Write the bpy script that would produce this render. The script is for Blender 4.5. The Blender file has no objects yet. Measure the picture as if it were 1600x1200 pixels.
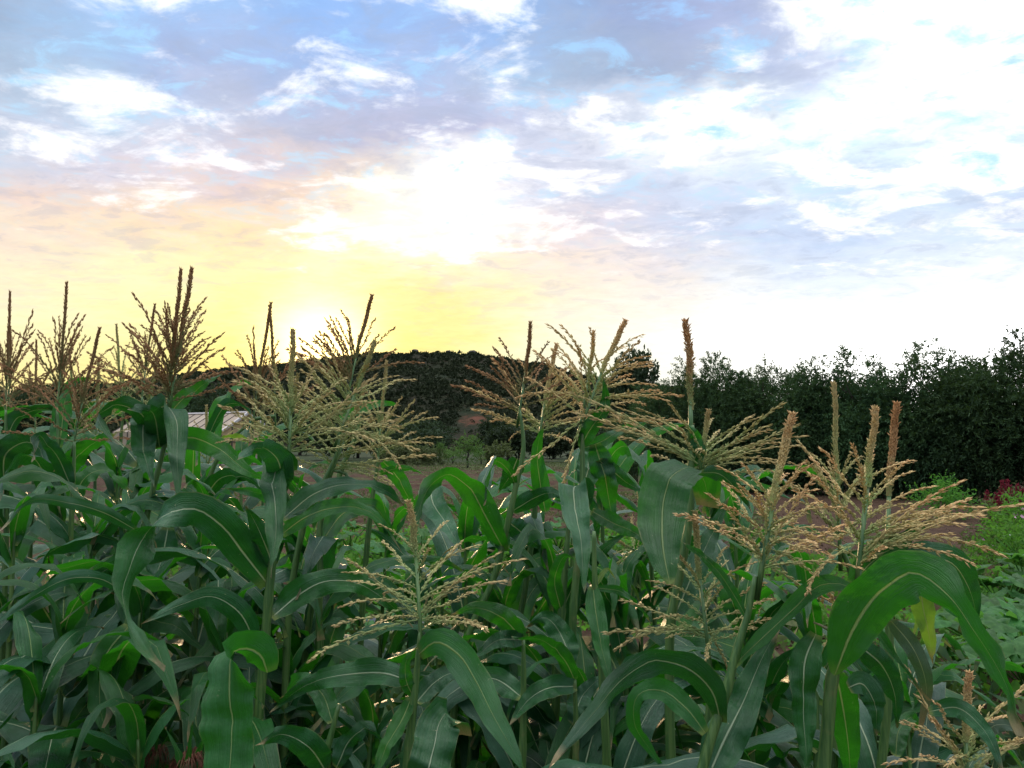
import bpy, math, random
import numpy as np
from mathutils import Vector, Matrix, Quaternion, noise as mnoise

rnd = random.Random(11)
sc = bpy.context.scene
C = sc.collection

# ------------------------------------------------------------------ camera
F = 1230.0                       # focal length in photo pixels (1600 wide)
HZ = 690.0                       # horizon row
PITCH = math.atan((HZ - 600.0) / F)
CAM_Z = 1.7
cam_d = bpy.data.cameras.new('camera')
cam = bpy.data.objects.new('camera', cam_d); C.objects.link(cam)
cam.location = (0, 0, CAM_Z)
cam.rotation_euler = (math.pi / 2 + PITCH, 0, 0)
cam_d.sensor_width = 36.0
cam_d.lens = 36.0 * F / 1600.0
cam_d.clip_start = 0.02
cam_d.clip_end = 6000
sc.camera = cam

def ray(px, py):
    x = (px - 800.0) / F; z = -(py - 600.0) / F
    c, s = math.cos(PITCH), math.sin(PITCH)
    return Vector((x, c - z * s, s + z * c))

def P(px, py, d):
    """world point seen at photo pixel (px, py), d metres ahead"""
    r = ray(px, py)
    return Vector((0, 0, CAM_Z)) + r * (d / r.y)

def G(px, d, z=0.0):
    """ground point d metres ahead on the column px"""
    return Vector(((px - 800.0) / F * d, d, z))

# ------------------------------------------------------------------ light
SUN_PX = (500, 549)
sr = ray(*SUN_PX).normalized()
SUN_EL = math.asin(sr.z)
SUN_AZ = math.atan2(sr.x, sr.y)
sun_d = bpy.data.lights.new('sun', 'SUN')
sun_d.energy = 1.3
sun_d.angle = math.radians(1.5)
sun_d.color = (1.0, 0.66, 0.36)
sun = bpy.data.objects.new('sun', sun_d); C.objects.link(sun)
sun.rotation_euler = sr.to_track_quat('Z', 'Y').to_euler()

sc.view_settings.view_transform = 'Standard'
sc.view_settings.look = 'None'
sc.view_settings.exposure = 0.52
sc.view_settings.gamma = 1.0
sc.view_settings.use_curve_mapping = False
sc.render.engine = 'CYCLES'
sc.cycles.max_bounces = 7
sc.cycles.transparent_max_bounces = 8
sc.cycles.diffuse_bounces = 4
sc.cycles.use_denoising = True

def lin(c):
    return tuple(((v / 255.0) / 12.92 if v / 255.0 <= 0.04045 else ((v / 255.0 + 0.055) / 1.055) ** 2.4) for v in c)

# ---- node helper
class NT:
    def __init__(self, tree):
        self.t = tree; self.n = tree.nodes; self.l = tree.links
        self.n.clear()
    def add(self, typ, **kw):
        n = self.n.new(typ)
        for k, v in kw.items():
            setattr(n, k, v)
        return n
    def set(self, sock, v):
        if v is None: return
        if isinstance(v, bpy.types.NodeSocket): self.l.new(v, sock)
        else: sock.default_value = v
    def m(self, op, a, b=None, c=None, clamp=False):
        n = self.add('ShaderNodeMath', operation=op, use_clamp=clamp)
        self.set(n.inputs[0], a); self.set(n.inputs[1], b)
        if c is not None: self.set(n.inputs[2], c)
        return n.outputs[0]
    def mix(self, f, a, b, blend='MIX', clampf=True):
        n = self.add('ShaderNodeMix', data_type='RGBA', blend_type=blend, clamp_factor=clampf)
        self.set(n.inputs[0], f); self.set(n.inputs[6], a); self.set(n.inputs[7], b)
        return n.outputs[2]
    def mixf(self, f, a, b):
        n = self.add('ShaderNodeMix', data_type='FLOAT')
        self.set(n.inputs[0], f); self.set(n.inputs[2], a); self.set(n.inputs[3], b)
        return n.outputs[0]
    def ss(self, v, lo, hi, a=0.0, b=1.0):
        n = self.add('ShaderNodeMapRange', interpolation_type='SMOOTHSTEP')
        self.set(n.inputs[0], v); self.set(n.inputs[1], lo); self.set(n.inputs[2], hi)
        self.set(n.inputs[3], a); self.set(n.inputs[4], b)
        return n.outputs[0]
    def mr(self, v, lo, hi, a=0.0, b=1.0):
        n = self.add('ShaderNodeMapRange')
        self.set(n.inputs[0], v); self.set(n.inputs[1], lo); self.set(n.inputs[2], hi)
        self.set(n.inputs[3], a); self.set(n.inputs[4], b)
        return n.outputs[0]
    def noise(self, vec, scale, detail=4, rough=0.55, dist=0.0, col=False):
        n = self.add('ShaderNodeTexNoise')
        self.set(n.inputs['Vector'], vec); n.inputs['Scale'].default_value = scale
        n.inputs['Detail'].default_value = detail; n.inputs['Roughness'].default_value = rough
        n.inputs['Distortion'].default_value = dist
        return n.outputs['Color' if col else 'Fac']
    def mapv(self, vec, scale=(1, 1, 1), loc=(0, 0, 0), rot=(0, 0, 0)):
        n = self.add('ShaderNodeMapping')
        self.set(n.inputs[0], vec); n.inputs[1].default_value = loc
        n.inputs[2].default_value = rot; n.inputs[3].default_value = scale
        return n.outputs[0]
    def ramp(self, fac, stops, interp='LINEAR'):
        n = self.add('ShaderNodeValToRGB'); cr = n.color_ramp; cr.interpolation = interp
        while len(cr.elements) > 1: cr.elements.remove(cr.elements[0])
        cr.elements[0].position = stops[0][0]; cr.elements[0].color = stops[0][1]
        for p, c in stops[1:]:
            e = cr.elements.new(p); e.color = c
        self.set(n.inputs[0], fac)
        return n

# ------------------------------------------------------------------ sky (world)
# what hangs where in the sky: rows of (r,g,b, cloud cover), one column each 100 px, one row each 75 px
W_ = (255, 255, 255)
SKY = [
 # y 0
 [(158,170,200,.85),(166,186,226,.75),(170,195,245,.62),(168,196,246,.62),(165,185,232,.72),(148,182,244,.64),(165,185,235,.66),(165,180,230,.78),(158,178,235,.70),(160,168,214,.95),(164,164,210,1.0),(172,170,214,.85),(182,178,220,.80),(215,212,238,.62),(255,255,255,.46),(255,255,255,.42),(255,255,255,.36)],
 # 75
 [(168,180,206,.90),(180,195,225,.60),(172,190,226,.60),(170,178,220,.82),(176,182,222,.82),(172,188,234,.66),(164,192,244,.64),(168,180,224,.76),(154,178,236,.66),(163,170,214,.98),(163,163,209,1.0),(178,174,214,.74),(176,172,218,.95),(196,192,228,.72),(255,255,255,.46),(255,255,255,.44),(255,255,255,.38)],
 # 150
 [(192,198,224,.66),(200,206,230,.60),(190,205,232,.52),(210,210,235,.58),(188,190,220,.62),(182,184,216,.86),(184,184,218,.72),(188,192,228,.46),(188,190,224,.56),(178,180,210,.76),(172,172,205,1.0),(190,184,206,.78),(214,210,226,.56),(255,255,255,.46),(255,255,255,.44),(235,245,255,.38),(180,215,245,.12)],
 # 225
 [(212,212,226,.66),(206,208,230,.56),(215,215,235,.52),(220,220,238,.52),(204,196,212,.76),(200,190,208,.90),(198,192,212,.84),(194,190,216,.82),(205,206,230,.60),(225,222,236,.54),(250,245,248,.48),(255,255,255,.46),(255,255,255,.46),(230,238,250,.50),(196,212,238,.55),(220,235,250,.36),(240,248,255,.40)],
 # 300
 [(226,208,204,.85),(230,206,200,.85),(230,205,200,.85),(228,204,200,.88),(240,210,196,.80),(255,226,190,.62),(255,250,230,.46),(255,252,245,.46),(238,234,244,.60),(208,206,224,.72),(194,203,228,.88),(198,204,230,.88),(198,210,236,.72),(188,208,238,.52),(235,242,252,.42),(204,214,236,.66),(202,212,238,.76)],
 # 375
 [(246,222,200,.88),(246,222,196,.88),(250,226,190,.84),(250,226,186,.80),(255,226,180,.76),(255,240,200,.54),(255,252,236,.46),(255,246,230,.52),(250,232,220,.62),(234,218,220,.68),(216,214,228,.64),(205,213,234,.78),(198,212,238,.82),(202,213,238,.80),(198,214,240,.76),(206,222,246,.68),(214,228,248,.60)],
 # 450
 [(255,246,196,.9),(255,246,190,.86),(255,248,182,.84),(255,249,172,.84),(255,243,158,.90),(255,240,150,.92),(255,239,150,.92),(255,239,166,.94),(255,238,192,.92),(250,233,214,.90),(248,234,222,.86),(240,238,234,.84),(238,244,250,.80),(234,243,252,.78),(236,244,252,.76),(244,249,253,.7),(248,251,254,.7)],
 # 525
 [(255,249,178,.95),(255,249,172,.95),(255,250,160,.95),(255,249,145,.95),(255,243,122,.95),(255,246,122,.95),(255,238,128,.95),(255,241,148,.95),(255,248,195,.95),(255,252,226,.95),(255,254,238,.92),(255,255,246,.90),(255,255,250,.88),(255,255,252,.86),(255,255,252,.86),(255,255,253,.86),(255,255,254,.86)],
 # 600
 [(255,236,160,.95),(255,236,150,.95),(255,232,140,.95),(255,226,126,.95),(255,222,112,.95),(255,220,108,.95),(255,222,118,.95),(255,236,150,.95),(255,246,196,.95),(255,250,222,.95),(255,252,232,.92),(255,253,240,.90),(255,254,244,.88),(255,254,246,.86),(255,254,248,.86),(255,254,248,.86),(255,254,250,.86)],
]
SKYL = np.array([[[q_ * 0.755 if min(c[:3]) < 245 else q_ * .88 for q_ in lin(c[:3])] + [c[3]] for c in row] for row in SKY])

SKYL[6:8, :7, 2] += .06; SKYL[6:8, :8, 1] *= .975; SKYL[2, :4, 3] += .07; SKYL[3, :4, 3] += .06; SKYL[0:2, :9, 3] = np.maximum(SKYL[0:2, :9, 3], .68); SKYL[0:2, [1, 3, 5, 8], 3] = .66; SKYL[0:3, 8:13, 1] *= 1.07; SKYL[0:3, :, 0] *= 0.90; SKYL[0:3, :, 1] *= 1.03; SKYL[3:5, 8:, 0] *= .95; SKYL[3:4, :8, 0] *= .95
for j_ in range(6):
    for i_ in range(17):
        cv_ = SKYL[j_, i_, 3]
        if (i_ >= 12 or (j_ >= 2 and 6 <= i_ <= 8)) and .34 < cv_ <= .5: SKYL[j_, i_, 3] = cv_ + .17

def sky_at(px, py):
    u = min(max(px / 100.0, 0), 16); v = min(max(py / 75.0, 0), 8)
    i = min(int(u), 15); j = min(int(v), 7); fu = u - i; fv = v - j
    return (SKYL[j, i] * (1 - fu) + SKYL[j, i + 1] * fu) * (1 - fv) + (SKYL[j + 1, i] * (1 - fu) + SKYL[j + 1, i + 1] * fu) * fv

def project(az, el):
    d = Vector((math.sin(az) * math.cos(el), math.cos(az) * math.cos(el), math.sin(el)))
    c, s = math.cos(PITCH), math.sin(PITCH)
    yc = d.y * c + d.z * s; zc = -d.y * s + d.z * c
    return 800 + F * d.x / yc, 600 - F * zc / yc

world = bpy.data.worlds.new('World'); sc.world = world; world.use_nodes = True
N = NT(world.node_tree)
out = N.add('ShaderNodeOutputWorld'); bg = N.add('ShaderNodeBackground')
N.l.new(bg.outputs[0], out.inputs[0])
tc = N.add('ShaderNodeTexCoord').outputs['Generated']
sep = N.add('ShaderNodeSeparateXYZ'); N.l.new(tc, sep.inputs[0])
X, Y, Z = sep.outputs
zz = N.m('ADD', N.m('MAXIMUM', Z, 0.0), 0.13)
comb = N.add('ShaderNodeCombineXYZ')
N.set(comb.inputs[0], N.m('DIVIDE', X, zz)); N.set(comb.inputs[1], N.m('DIVIDE', Y, zz))
pl = comb.outputs[0]
az = N.m('ARCTAN2', X, Y)
el = N.m('ARCSINE', Z)
wn = N.noise(pl, 2.3, 5, 0.6, col=True)
wsep = N.add('ShaderNodeSeparateColor'); N.l.new(wn, wsep.inputs[0])
wn2 = N.noise(N.mapv(pl, loc=(7, 3, 0)), 7.0, 4, 0.6, col=True)
wsep2 = N.add('ShaderNodeSeparateColor'); N.l.new(wn2, wsep2.inputs[0])
fadeh = N.ss(el, 0.08, 0.3, 0.25, 1.0)
def warp(base, s1, s2, a, b):
    q = N.m('ADD', N.m('MULTIPLY', N.m('SUBTRACT', s1, 0.5), a), N.m('MULTIPLY', N.m('SUBTRACT', s2, 0.5), b))
    return N.m('ADD', base, N.m('MULTIPLY', q, fadeh))
azw = warp(az, wsep.outputs[0], wsep2.outputs[0], 0.24, 0.13)
elw = warp(el, wsep.outputs[1], wsep2.outputs[1], 0.13, 0.08)
AZM = math.radians(80)
u = N.mr(azw, -AZM, AZM)
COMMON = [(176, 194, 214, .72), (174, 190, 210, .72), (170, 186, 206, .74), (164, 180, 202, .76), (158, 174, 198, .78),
          (152, 168, 192, .80), (146, 162, 186, .82), (140, 156, 180, .84), (134, 150, 176, .86), (130, 146, 172, .86)]  # unseen sky at the sides and behind, darkened low down for foliage contrast
ROWS = 10; STEP = math.radians(3.6)
acc = None; acca = None
for r in range(ROWS):
    elr = r * STEP
    stops = []
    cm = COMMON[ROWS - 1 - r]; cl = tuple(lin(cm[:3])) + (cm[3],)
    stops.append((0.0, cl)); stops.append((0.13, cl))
    for k in range(19):
        a_ = math.radians(-35 + 70 * k / 18.0)
        px, py = project(a_, elr)
        v = sky_at(px, py)
        stops.append(((a_ + AZM) / (2 * AZM), tuple(float(q) for q in v)))
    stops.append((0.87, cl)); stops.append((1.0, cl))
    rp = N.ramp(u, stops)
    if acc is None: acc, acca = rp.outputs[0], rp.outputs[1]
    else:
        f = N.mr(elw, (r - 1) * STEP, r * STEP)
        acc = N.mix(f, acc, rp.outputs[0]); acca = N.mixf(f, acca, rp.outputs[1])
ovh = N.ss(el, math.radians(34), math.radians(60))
acc = N.mix(ovh, acc, (1.0, 1.02, 1.06, 1))  # zenith above the view, brightened to light the leaf tops
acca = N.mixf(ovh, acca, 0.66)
# fine cloud structure
n1 = N.noise(N.mapv(pl, (1.0, 1.25, 1)), 3.4, 9, 0.60, 0.6)
n2 = N.noise(N.mapv(pl, (1, 1.2, 1), (3.1, 8.7, 0)), 11.0, 8, 0.66, 0.3)
nn = N.m('ADD', N.m('MULTIPLY', N.m('SUBTRACT', n1, 0.5), 1.0), N.m('MULTIPLY', N.m('SUBTRACT', n2, 0.5), 0.38))
nn = N.m('MULTIPLY', nn, N.ss(el, 0.05, 0.24, 0.35, 1.0))
cov = N.m('ADD', acca, nn)
# clear air behind the clouds: physical sky, lifted by the bright high veil
nish = N.add('ShaderNodeTexSky', sky_type='NISHITA', sun_disc=False)
nish.sun_elevation = SUN_EL; nish.sun_rotation = SUN_AZ; nish.air_density = 1.0; nish.dust_density = 0.6; nish.ozone_density = 1.5
nsc = N.mix(1.0, nish.outputs[0], (0.12, 0.12, 0.12, 1), 'MULTIPLY')
tint = N.ramp(N.mr(el, 0.0, 0.60), [(0, (0.86, 0.96, 1.0, 1)), (0.35, (0.56, 0.86, 1.0, 1)), (0.75, (0.40, 0.70, 1.0, 1)), (1, (0.30, 0.52, 0.98, 1))]).outputs[0]
tint = N.mix(1.0, tint, (0.82, 0.82, 0.83, 1), 'MULTIPLY')
clear = N.mix(0.9, nsc, tint)
clear = N.mix(N.ss(N.noise(N.mapv(pl, (1.3, 1.6, 1), (9, 2, 0)), 9.0, 6, 0.65), 0.38, 0.72, 0.0, 0.75), clear, (0.78, 0.86, 0.93, 1))
thin = N.mix(N.ss(el, 0.1, 0.5), (0.98, 0.93, 0.87, 1), (0.87, 0.89, 0.93, 1))
c1 = N.mix(N.ss(cov, 0.36, 0.56), clear, thin)
shade = N.m('ADD', 1.05, N.m('MULTIPLY', N.m('SUBTRACT', n2, 0.5), -0.32))
shade = N.m('SUBTRACT', shade, N.m('MULTIPLY', N.ss(cov, 0.75, 1.35), 0.05))
thick0 = N.mix(1.0, acc, N.add('ShaderNodeCombineColor').outputs[0], 'MULTIPLY')
cc = thick0.node
comb2 = cc.inputs[7].links[0].from_node
for q in range(3): N.set(comb2.inputs[q], shade)
n3 = N.noise(N.mapv(pl, (1.2, 1.5, 1), (1.7, 4.1, 0)), 5.5, 7, 0.62, 0.5)
n3 = N.m('ADD', n3, N.m('MULTIPLY', N.m('SUBTRACT', n2, 0.5), 0.55))
thick = N.mix(N.m('MULTIPLY', N.ss(n3, 0.50, 0.70, 0.0, 0.85), N.ss(el, 0.16, 0.42)), thick0, N.mix(0.2, tint, acc))
thick = N.mix(N.m('MULTIPLY', N.ss(n3, 0.50, 0.34, 0.0, 0.30), N.ss(el, 0.05, 0.25)), thick, (0.29, 0.33, 0.43, 1))
c2 = N.mix(N.ss(cov, 0.47, 0.72), c1, thick)
# thin white cloud is far brighter than a photograph can hold
sc3 = N.add('ShaderNodeSeparateColor'); N.l.new(c2, sc3.inputs[0])
mn = N.m('MINIMUM', sc3.outputs[0], N.m('MINIMUM', sc3.outputs[1], sc3.outputs[2]))
gain = N.ss(mn, 0.74, 0.90, 1.0, 2.4)
gc = N.add('ShaderNodeCombineColor')
for q in range(3): N.set(gc.inputs[q], gain)
c2 = N.mix(1.0, c2, gc.outputs[0], 'MULTIPLY')
# glow round the low sun and the bright gap above it
def ang(px, py):
    dv = ray(px, py).normalized()
    n = N.add('ShaderNodeVectorMath', operation='DOT_PRODUCT'); N.set(n.inputs[0], tc); n.inputs[1].default_value = dv
    return n.outputs['Value']
dsun = ang(*SUN_PX)
g1 = N.m('MULTIPLY', N.m('POWER', N.m('MAXIMUM', dsun, 0.0), 600.0), 2.6)
g2 = N.m('MULTIPLY', N.m('POWER', N.m('MAXIMUM', dsun, 0.0), 60.0), 0.05)
gl = N.mix(1.0, c2, N.mix(N.m('MULTIPLY', g1, 0.33), (0, 0, 0, 1), (3.0, 2.1, 0.9, 1)), 'ADD')
gl = N.mix(1.0, gl, N.mix(N.m('MULTIPLY', g2, 1.0), (0, 0, 0, 1), (1.0, 0.65, 0.22, 1)), 'ADD')
dgap = ang(660, 335)
g3 = N.m('MULTIPLY', N.m('POWER', N.m('MAXIMUM', dgap, 0.0), 230.0), N.ss(n1, 0.36, 0.58, 0.25, 1.0))
gl = N.mix(N.m('MULTIPLY', g3, 0.0), gl, (2.6, 2.4, 2.0, 1))
below = N.ss(Z, -0.02, 0.0)
gl = N.mix(below, (0.10, 0.09, 0.07, 1), gl)
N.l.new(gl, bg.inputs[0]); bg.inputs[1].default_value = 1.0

# ------------------------------------------------------------------ mesh helpers
def tag(o, label=None, cat=None, group=None, kind=None):
    if label: o['label'] = label
    if cat: o['category'] = cat
    if group: o['group'] = group
    if kind: o['kind'] = kind
    return o

def empty(name, loc=(0, 0, 0), rz=0.0):
    o = bpy.data.objects.new(name, None); C.objects.link(o)
    o.location = loc; o.rotation_euler = (0, 0, rz); o.empty_display_size = 0.1
    return o

def mesh(name, vs, fs, mat=None, uv=None, smooth=True):
    me = bpy.data.meshes.new(name)
    me.from_pydata([tuple(v) for v in vs], [], fs)
    if uv is not None:
        l = me.uv_layers.new(name='UVMap')
        idx = np.zeros(len(me.loops), dtype=np.int32); me.loops.foreach_get('vertex_index', idx)
        l.data.foreach_set('uv', np.asarray(uv, dtype=np.float32)[idx].ravel())
    if smooth: me.polygons.foreach_set('use_smooth', [True] * len(me.polygons))
    if mat: me.materials.append(mat)
    me.update()
    return me

def quads(name, V, mat, uv=None):
    """V: (n,4,3) float array of separate quads"""
    n = len(V); me = bpy.data.meshes.new(name)
    me.vertices.add(n * 4); me.vertices.foreach_set('co', np.asarray(V, dtype=np.float32).ravel())
    me.loops.add(n * 4); me.loops.foreach_set('vertex_index', np.arange(n * 4, dtype=np.int32))
    me.polygons.add(n); me.polygons.foreach_set('loop_start', np.arange(0, n * 4, 4, dtype=np.int32))
    me.polygons.foreach_set('loop_total', np.full(n, 4, dtype=np.int32))
    me.materials.append(mat)
    l = me.uv_layers.new(name='UVMap')
    if uv is None: uv = np.tile(np.array([[0, 0], [1, 0], [1, 1], [0, 1]], dtype=np.float32), (n, 1))
    l.data.foreach_set('uv', uv.ravel().astype(np.float32))
    me.update(calc_edges=True); me.validate()
    return me

def link(name, me, parent=None, mat4=None):
    o = bpy.data.objects.new(name, me); C.objects.link(o)
    if parent: o.parent = parent
    if mat4 is not None: o.matrix_basis = mat4
    return o

def catmull(pts, n):
    pts = [Vector(p) for p in pts]
    if len(pts) == 2:
        return [pts[0].lerp(pts[1], i / (n - 1)) for i in range(n)]
    # parameter by chord length
    L = [0]
    for i in range(1, len(pts)): L.append(L[-1] + (pts[i] - pts[i - 1]).length)
    m_ = []
    for i in range(len(pts)):
        lo, hi = max(0, i - 1), min(len(pts) - 1, i + 1)
        if 0 < i < len(pts) - 1:
            h0, h1 = L[i] - L[i - 1], L[i + 1] - L[i]
            m_.append(((pts[i] - pts[i - 1]) / h0 * h1 + (pts[i + 1] - pts[i]) / h1 * h0) / (h0 + h1))
        else: m_.append((pts[hi] - pts[lo]) / max(1e-9, L[hi] - L[lo]))
    out_ = []
    for k in range(n):
        s = L[-1] * k / (n - 1)
        i = 0
        while i < len(pts) - 2 and s > L[i + 1]: i += 1
        h = max(1e-9, L[i + 1] - L[i]); t = (s - L[i]) / h
        t2, t3 = t * t, t * t * t
        out_.append(pts[i] * (2 * t3 - 3 * t2 + 1) + m_[i] * (h * (t3 - 2 * t2 + t)) + pts[i + 1] * (3 * t2 - 2 * t3) + m_[i + 1] * (h * (t3 - t2)))
    return out_

def tube(vs, fs, pts, rad, k=6, uv=None, cap=True):
    n = len(pts); b0 = len(vs)
    up = Vector((0.31, 0.95, 0.05))
    for i, p in enumerate(pts):
        p = Vector(p)
        t = (Vector(pts[min(i + 1, n - 1)]) - Vector(pts[max(i - 1, 0)])).normalized()
        a = t.cross(up)
        if a.length < 1e-4: a = t.cross(Vector((1, 0, 0)))
        a.normalize(); b = t.cross(a)
        up = b * -1 if False else up
        r = rad[i] if hasattr(rad, '__len__') else rad
        for j in range(k):
            th = 2 * math.pi * j / k
            vs.append(p + (a * math.cos(th) + b * math.sin(th)) * r)
            if uv is not None: uv.append((j / k, i / (n - 1)))
    for i in range(n - 1):
        for j in range(k):
            j2 = (j + 1) % k
            fs.append((b0 + i * k + j, b0 + i * k + j2, b0 + (i + 1) * k + j2, b0 + (i + 1) * k + j))
    if cap:
        fs.append(tuple(b0 + (n - 1) * k + j for j in range(k)))
        fs.append(tuple(b0 + j for j in reversed(range(k))))

def box(vs, fs, o, ax, ay, az_):
    """box from corner o with edge vectors"""
    b = len(vs); o = Vector(o)
    for c in ((0,0,0),(1,0,0),(1,1,0),(0,1,0),(0,0,1),(1,0,1),(1,1,1),(0,1,1)):
        vs.append(o + Vector(ax) * c[0] + Vector(ay) * c[1] + Vector(az_) * c[2])
    for f in ((0,3,2,1),(4,5,6,7),(0,1,5,4),(1,2,6,5),(2,3,7,6),(3,0,4,7)):
        fs.append(tuple(b + i for i in f))

# ------------------------------------------------------------------ materials
def newmat(name):
    m = bpy.data.materials.new(name); m.use_nodes = True
    return m, NT(m.node_tree)

def finish(N_, bsdf):
    o = N_.add('ShaderNodeOutputMaterial'); N_.l.new(bsdf, o.inputs[0])

def leaf_mat(name, top, back, trans, rib, tf=0.32, rough=0.42, dry=0.0, bloom=0.25):
    m, n = newmat(name)
    uvn = n.add('ShaderNodeTexCoord').outputs['UV']
    sp = n.add('ShaderNodeSeparateXYZ'); n.l.new(uvn, sp.inputs[0])
    ux, uy = sp.outputs[0], sp.outputs[1]
    oi = n.add('ShaderNodeObjectInfo').outputs['Random']
    geo = n.add('ShaderNodeNewGeometry')
    bf = geo.outputs['Backfacing']
    off = n.m('ABSOLUTE', n.m('SUBTRACT', ux, 0.5))
    ribw = n.m('ADD', 0.006, n.m('MULTIPLY', n.m('POWER', n.m('SUBTRACT', 1.0, uy), 1.6), 0.034))
    ribm = n.m('SUBTRACT', 1.0, n.ss(off, n.m('MULTIPLY', ribw, 0.55), n.m('MULTIPLY', ribw, 1.25)))
    ribm = n.m('MULTIPLY', ribm, n.ss(uy, 0.75, 1.0, 1.0, 0.3))
    cmb = n.add('ShaderNodeCombineXYZ'); n.set(cmb.inputs[0], n.m('MULTIPLY', ux, 70.0)); n.set(cmb.inputs[1], n.m('MULTIPLY', uy, 1.5)); n.set(cmb.inputs[2], n.m('MULTIPLY', oi, 40.0))
    vein = n.noise(cmb.outputs[0], 1.0, 3, 0.6)
    cmb2 = n.add('ShaderNodeCombineXYZ'); n.set(cmb2.inputs[0], n.m('MULTIPLY', ux, 24.0)); n.set(cmb2.inputs[1], n.m('MULTIPLY', uy, 0.8)); n.set(cmb2.inputs[2], n.m('MULTIPLY', oi, 17.0))
    vein2 = n.noise(cmb2.outputs[0], 1.0, 2, 0.5)
    vein = n.m('ADD', n.m('MULTIPLY', vein, 0.6), n.m('MULTIPLY', vein2, 0.4))
    pos = geo.outputs['Position']
    blot = n.noise(pos, 16.0, 5, 0.6)
    c = n.mix(bf, top, back)
    c = n.mix(n.m('MULTIPLY', n.ss(vein, 0.42, 0.62), 0.50), c, tuple(min(1, v * 1.9 + 0.012) for v in top[:3]) + (1,))
    c = n.mix(n.ss(blot, 0.42, 0.70, 0.0, 0.55), c, tuple(v * 0.55 for v in top[:3]) + (1,))
    # waxy bloom, patchy
    bl2 = n.noise(pos, 5.5, 4, 0.6)
    c = n.mix(n.m('MULTIPLY', n.m('ADD', n.ss(bl2, 0.48, 0.62), n.mr(oi, 0, 1, -.25, .5), None, True), bloom), c, (0.095, 0.185, 0.125, 1))
    c = n.mix(ribm, c, rib)
    hsv = n.add('ShaderNodeHueSaturation'); n.l.new(c, hsv.inputs['Color'])
    n.set(hsv.inputs['Hue'], n.mr(oi, 0, 1, 0.488, 0.510)); n.set(hsv.inputs['Value'], n.mr(n.m('FRACT', n.m('MULTIPLY', oi, 7.3)), 0, 1, 0.72, 1.25))
    c = hsv.outputs[0]
    c = n.mix(n.ss(uy, 0.0, 0.05, 0.75, 0.0), c, (0.26, 0.30, 0.07, 1))
    # dry edges and tip, small eaten specks
    edge = n.m('ADD', n.m('MULTIPLY', off, 2.0), n.m('MULTIPLY', n.m('SUBTRACT', blot, 0.5), 0.35))
    em = n.m('MULTIPLY', n.ss(edge, 0.93, 1.04), n.ss(n.noise(pos, 7.0, 2), 0.40, 0.6))
    tm = n.ss(n.m('ADD', uy, n.m('MULTIPLY', n.m('SUBTRACT', blot, 0.5), 0.3)), 0.93 - dry, 1.0)
    fleck = n.ss(n.noise(pos, 120.0, 2, 0.5), 0.73, 0.78)
    c = n.mix(n.m('MULTIPLY', em, 0.6), c, (0.25, 0.24, 0.09, 1))
    c = n.mix(n.m('MULTIPLY', tm, 0.85), c, (0.30, 0.23, 0.11, 1))
    c = n.mix(n.m('MULTIPLY', fleck, 0.6), c, (0.30, 0.30, 0.16, 1))
    bump = n.add('ShaderNodeBump'); bump.inputs['Strength'].default_value = 0.8; bump.inputs['Distance'].default_value = 0.003
    hgt = n.m('ADD', n.m('ADD', vein, n.m('MULTIPLY', ribm, -1.2)), n.m('MULTIPLY', n.noise(pos, 28.0, 3, 0.5), 1.6))
    n.l.new(hgt, bump.inputs['Height'])
    p = n.add('ShaderNodeBsdfPrincipled'); n.l.new(c, p.inputs['Base Color'])
    n.set(p.inputs['Roughness'], n.mr(bl2, 0.3, 0.7, rough - 0.05, rough + 0.12)); p.inputs['Specular IOR Level'].default_value = 0.42
    n.l.new(bump.outputs[0], p.inputs['Normal'])
    tr = n.add('ShaderNodeBsdfTranslucent')
    tcol = n.mix(n.m('MULTIPLY', n.ss(vein, 0.3, 0.7), 0.35), trans, tuple(v * 0.55 for v in trans[:3]) + (1,))
    tcol = n.mix(ribm, tcol, (0.30, 0.42, 0.10, 1))
    tcol = n.mix(n.m('MULTIPLY', tm, 0.8), tcol, (0.35, 0.22, 0.08, 1))
    n.l.new(tcol, tr.inputs[0]); n.l.new(bump.outputs[0], tr.inputs['Normal'])
    mx = n.add('ShaderNodeMixShader'); mx.inputs[0].default_value = tf
    n.l.new(p.outputs[0], mx.inputs[1]); n.l.new(tr.outputs[0], mx.inputs[2])
    finish(n, mx.outputs[0])
    return m

M = {}
M['blue'] = leaf_mat('corn_leaf_waxy', (0.010, 0.064, 0.018, 1), (0.014, 0.090, 0.013, 1), (0.03, 0.22, 0.012, 1), (0.32, 0.40, 0.24, 1), 0.22, 0.30, 0.04, 0.30)
M['green'] = leaf_mat('corn_leaf_green', (0.012, 0.080, 0.012, 1), (0.017, 0.098, 0.013, 1), (0.05, 0.34, 0.010, 1), (0.20, 0.31, 0.10, 1), 0.36, 0.33, 0.03, 0.14)
M['yellow'] = leaf_mat('corn_leaf_yellowing', (0.10, 0.19, 0.025, 1), (0.10, 0.20, 0.03, 1), (0.30, 0.55, 0.04, 1), (0.36, 0.42, 0.14, 1), 0.45, 0.5, 0.25, 0.0)
M['grey'] = leaf_mat('corn_leaf_drying', (0.085, 0.13, 0.075, 1), (0.11, 0.15, 0.09, 1), (0.10, 0.22, 0.05, 1), (0.35, 0.38, 0.25, 1), 0.25, 0.6, 0.35, 0.5)

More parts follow.
